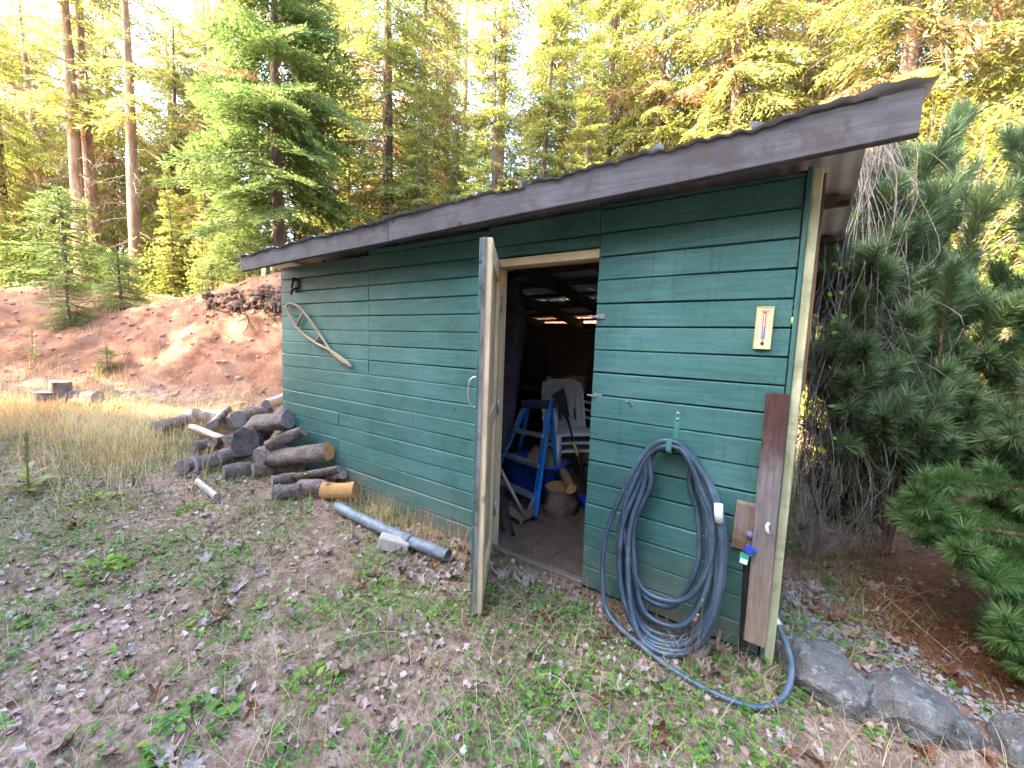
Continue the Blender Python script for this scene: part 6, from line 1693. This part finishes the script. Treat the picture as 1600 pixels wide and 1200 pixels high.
# 9 single plants
def mullein(u, v, H, label):
    p = gpt(u, v); root = empty('mullein_plant', p, label, 'plant')
    MB().tube(smooth_path([(0, 0, -.03), (.012, 0, H * .5), (-.008, .01, H)], 12), np.linspace(.010, .005, 12), 7).build('stem', M_leafm, root)
    MB().tube(smooth_path([(0, .0, H * .5), (-.004, .005, H * .75), (-.008, .01, H * 1.02)], 14), [.010 + .004 * math.sin(i * 2.1) for i in range(13)] + [.004], 8).build('seed_spike', M_leafm, root)
    for k in range(11):
        q = k * 2.4; z = H * (.02 + .042 * k); l = H * .42 * (1.1 - .06 * k); d = np.array([math.cos(q), math.sin(q), .75]); sd_ = np.array([-math.sin(q), math.cos(q), 0]); b = np.array([0, 0, z])
        V = []
        for i in range(6):
            t = i / 5; w = l * .17 * math.sin(math.pi * min(1, t * .92 + .06)); c = b + d * l * t + np.array([0, 0, -.45 * l * t * t]); V += [c - sd_ * w + np.array([0, 0, .02 * l]), c, c + sd_ * w + np.array([0, 0, .02 * l])]
        MB().add(V, [(i * 3 + j, i * 3 + j + 1, i * 3 + 4 + j, i * 3 + 3 + j) for i in range(5) for j in (0, 1)], True).build('leaf', M_leafm, root)
M_leafm = foliage('felty_leaf', [(0.27, 0.29, 0.07), (0.42, 0.44, 0.12), (0.54, 0.53, 0.19)], .4)
mullein(46, 772, .52, 'yellow green mullein stalk with felty leaves standing at left')
mullein(52, 562, .62, 'taller dry mullein spike in the grass below the bank')
def tuft(u, v, r, n, label, mat=M_clover, name='weed_tuft', h=.09):
    p = gpt(u, v); root = empty(name, p, label, 'plant'); fr = np.random.default_rng(int(u))
    parts = []
    for k in range(n * 2):
        q = fr.uniform(0, 6.283); rr_ = r * math.sqrt(fr.uniform(0, 1)); hz = r * .5 * (1 - (rr_ / r) ** 2) * fr.uniform(.2, 1) + .006
        b = np.array([math.cos(q) * rr_, math.sin(q) * rr_, hz]); q2 = q + fr.normal(0, .9); el = fr.uniform(-.1, .9)
        d = np.array([math.cos(q2) * math.cos(el), math.sin(q2) * math.cos(el), math.sin(el)]); e = norm(np.cross(d, np.array([0, 0, 1.0]) + fr.normal(0, .4, 3))); up = np.cross(e, d)
        l = r * fr.uniform(.14, .40); w_ = l * fr.uniform(.22, .40)
        V = np.array([b, b + d * l * .3 + e * w_ + up * w_ * .3, b + d * l * .7 + e * w_ * .8 + up * w_ * .2, b + d * l - up * l * .15, b + d * l * .7 - e * w_ * .8 + up * w_ * .2, b + d * l * .3 - e * w_ + up * w_ * .3])
        parts.append((V, np.array([[0, 1, 2, 3], [0, 3, 4, 5]]), np.full(6, fr.uniform(.1, 1))))
    V, F, A = merge_np(parts); link('leaves', np_mesh('leaves', V, F, mat, False, {'v': A}), root)
    st = MB()
    for k in range(6):
        q = k * 1.05; st.tube([(0, 0, -.01), (math.cos(q) * r * .25, math.sin(q) * r * .25, r * .4)], .002, 4, False)
    setp(st.build('stems', M_clover, root), kind='stuff')
M_lime = foliage('lime_leaf', [(0.10, 0.19, 0.02), (0.19, 0.31, 0.04), (0.28, 0.38, 0.07)], .35)
tuft(160, 895, .14, 46, 'bright lime green weed tuft alone on the bare ground at left', M_lime)
tuft(150, 788, .16, 40, 'grassy green clump below the dry golden grass', M_grass)
tuft(620, 805, .10, 30, 'lime green weed beside the grey drain pipe', M_lime)
tuft(305, 800, .12, 36, 'leafy green weed in front of the log heap', M_lime)
tuft(690, 965, .10, 34, 'leafy weed close to the foot of the open door', M_clover)
tuft(855, 1085, .11, 40, 'dense green weed clump in the gravel before the shed', M_clover)
tuft(305, 1140, .13, 46, 'fine leaved dark green weed clump at the bottom left', M_clover)
tuft(485, 1075, .11, 36, 'bright green weed clump in the lower middle left of the ground', M_lime)
tuft(900, 960, .09, 30, 'small weed clump below the right door jamb', M_clover)
tuft(1275, 1100, .08, 24, 'weed growing at the front of the flat topped boulder', M_clover)
tuft(175, 640, .24, 40, 'yellow green bushy weed near the cut stumps', M_lime)
# dry weed stalks in front of the hose and the wall
def stalk(u, v, H, label, y=None, heads=3):
    p = onY(u, v, y) if y is not None else gpt(u, v)
    p[2] = gz(p[0], p[1]); root = empty('dry_weed', p, label, 'plant'); fr = np.random.default_rng(int(u * 3)); mb = MB(); hb = MB()
    for k in range(heads):
        tip = np.array([fr.normal(0, .05 * H / .3), fr.normal(-.01, .02), H * fr.uniform(.6, 1.0)])
        pts = smooth_path([(0, 0, -.01), tip * .5 + np.array([fr.normal(0, .015), 0, .02]), tip], 9); mb.tube(pts, np.linspace(.0018, .001, 9), 4, False)
        hb.lathe([(.0005, -.004), (.006, 0), (.007, .005), (.002, .010)], 8, Matrix.Translation(tip))
        for j in range(3):
            b = pts[fr.integers(3, 7)]; hb.lathe([(.0003, -.003), (.0035, 0), (.001, .005)], 5, Matrix.Translation(b + fr.normal(0, .008, 3)))
    setp(mb.build('stems', M_straw, root), kind='stuff'); setp(hb.build('seed_heads', M_straw, root), kind='stuff')
stalk(1075, 1030, .36, 'dry weed with round seed heads standing in front of the hose coil', -.30, 4)
stalk(570, 790, .30, 'dry white weed stalks at the foot of the green wall right of the logs', -.12, 4)
stalk(640, 800, .26, 'dry thin weed stalks against the wall above the drain pipe', -.10, 4)
stalk(700, 850, .22, 'dry brown weed left of the open door', -.14, 4)
stalk(470, 800, .22, 'dry seed weed in front of the split logs', None, 4)
yf = gpt(478, 742); MB().lathe([(.002, 0), (.020, .006), (.012, .014), (.001, .016)], 9).build('bloom', foliage('yellow_bloom', [(0.6, 0.45, 0.02), (0.75, 0.6, 0.04)], .2), empty('yellow_flower', onZ(478, 742, .17), 'single yellow flower in front of the pale split log', 'flower'))
fe = [o for o in bpy.data.objects if o.name == 'yellow_flower'][0]
MB().tube([(0, 0, 0), (.02, -.03, -.09), (.03, -.04, -.19)], .002, 5).build('stem', M_clover, fe)
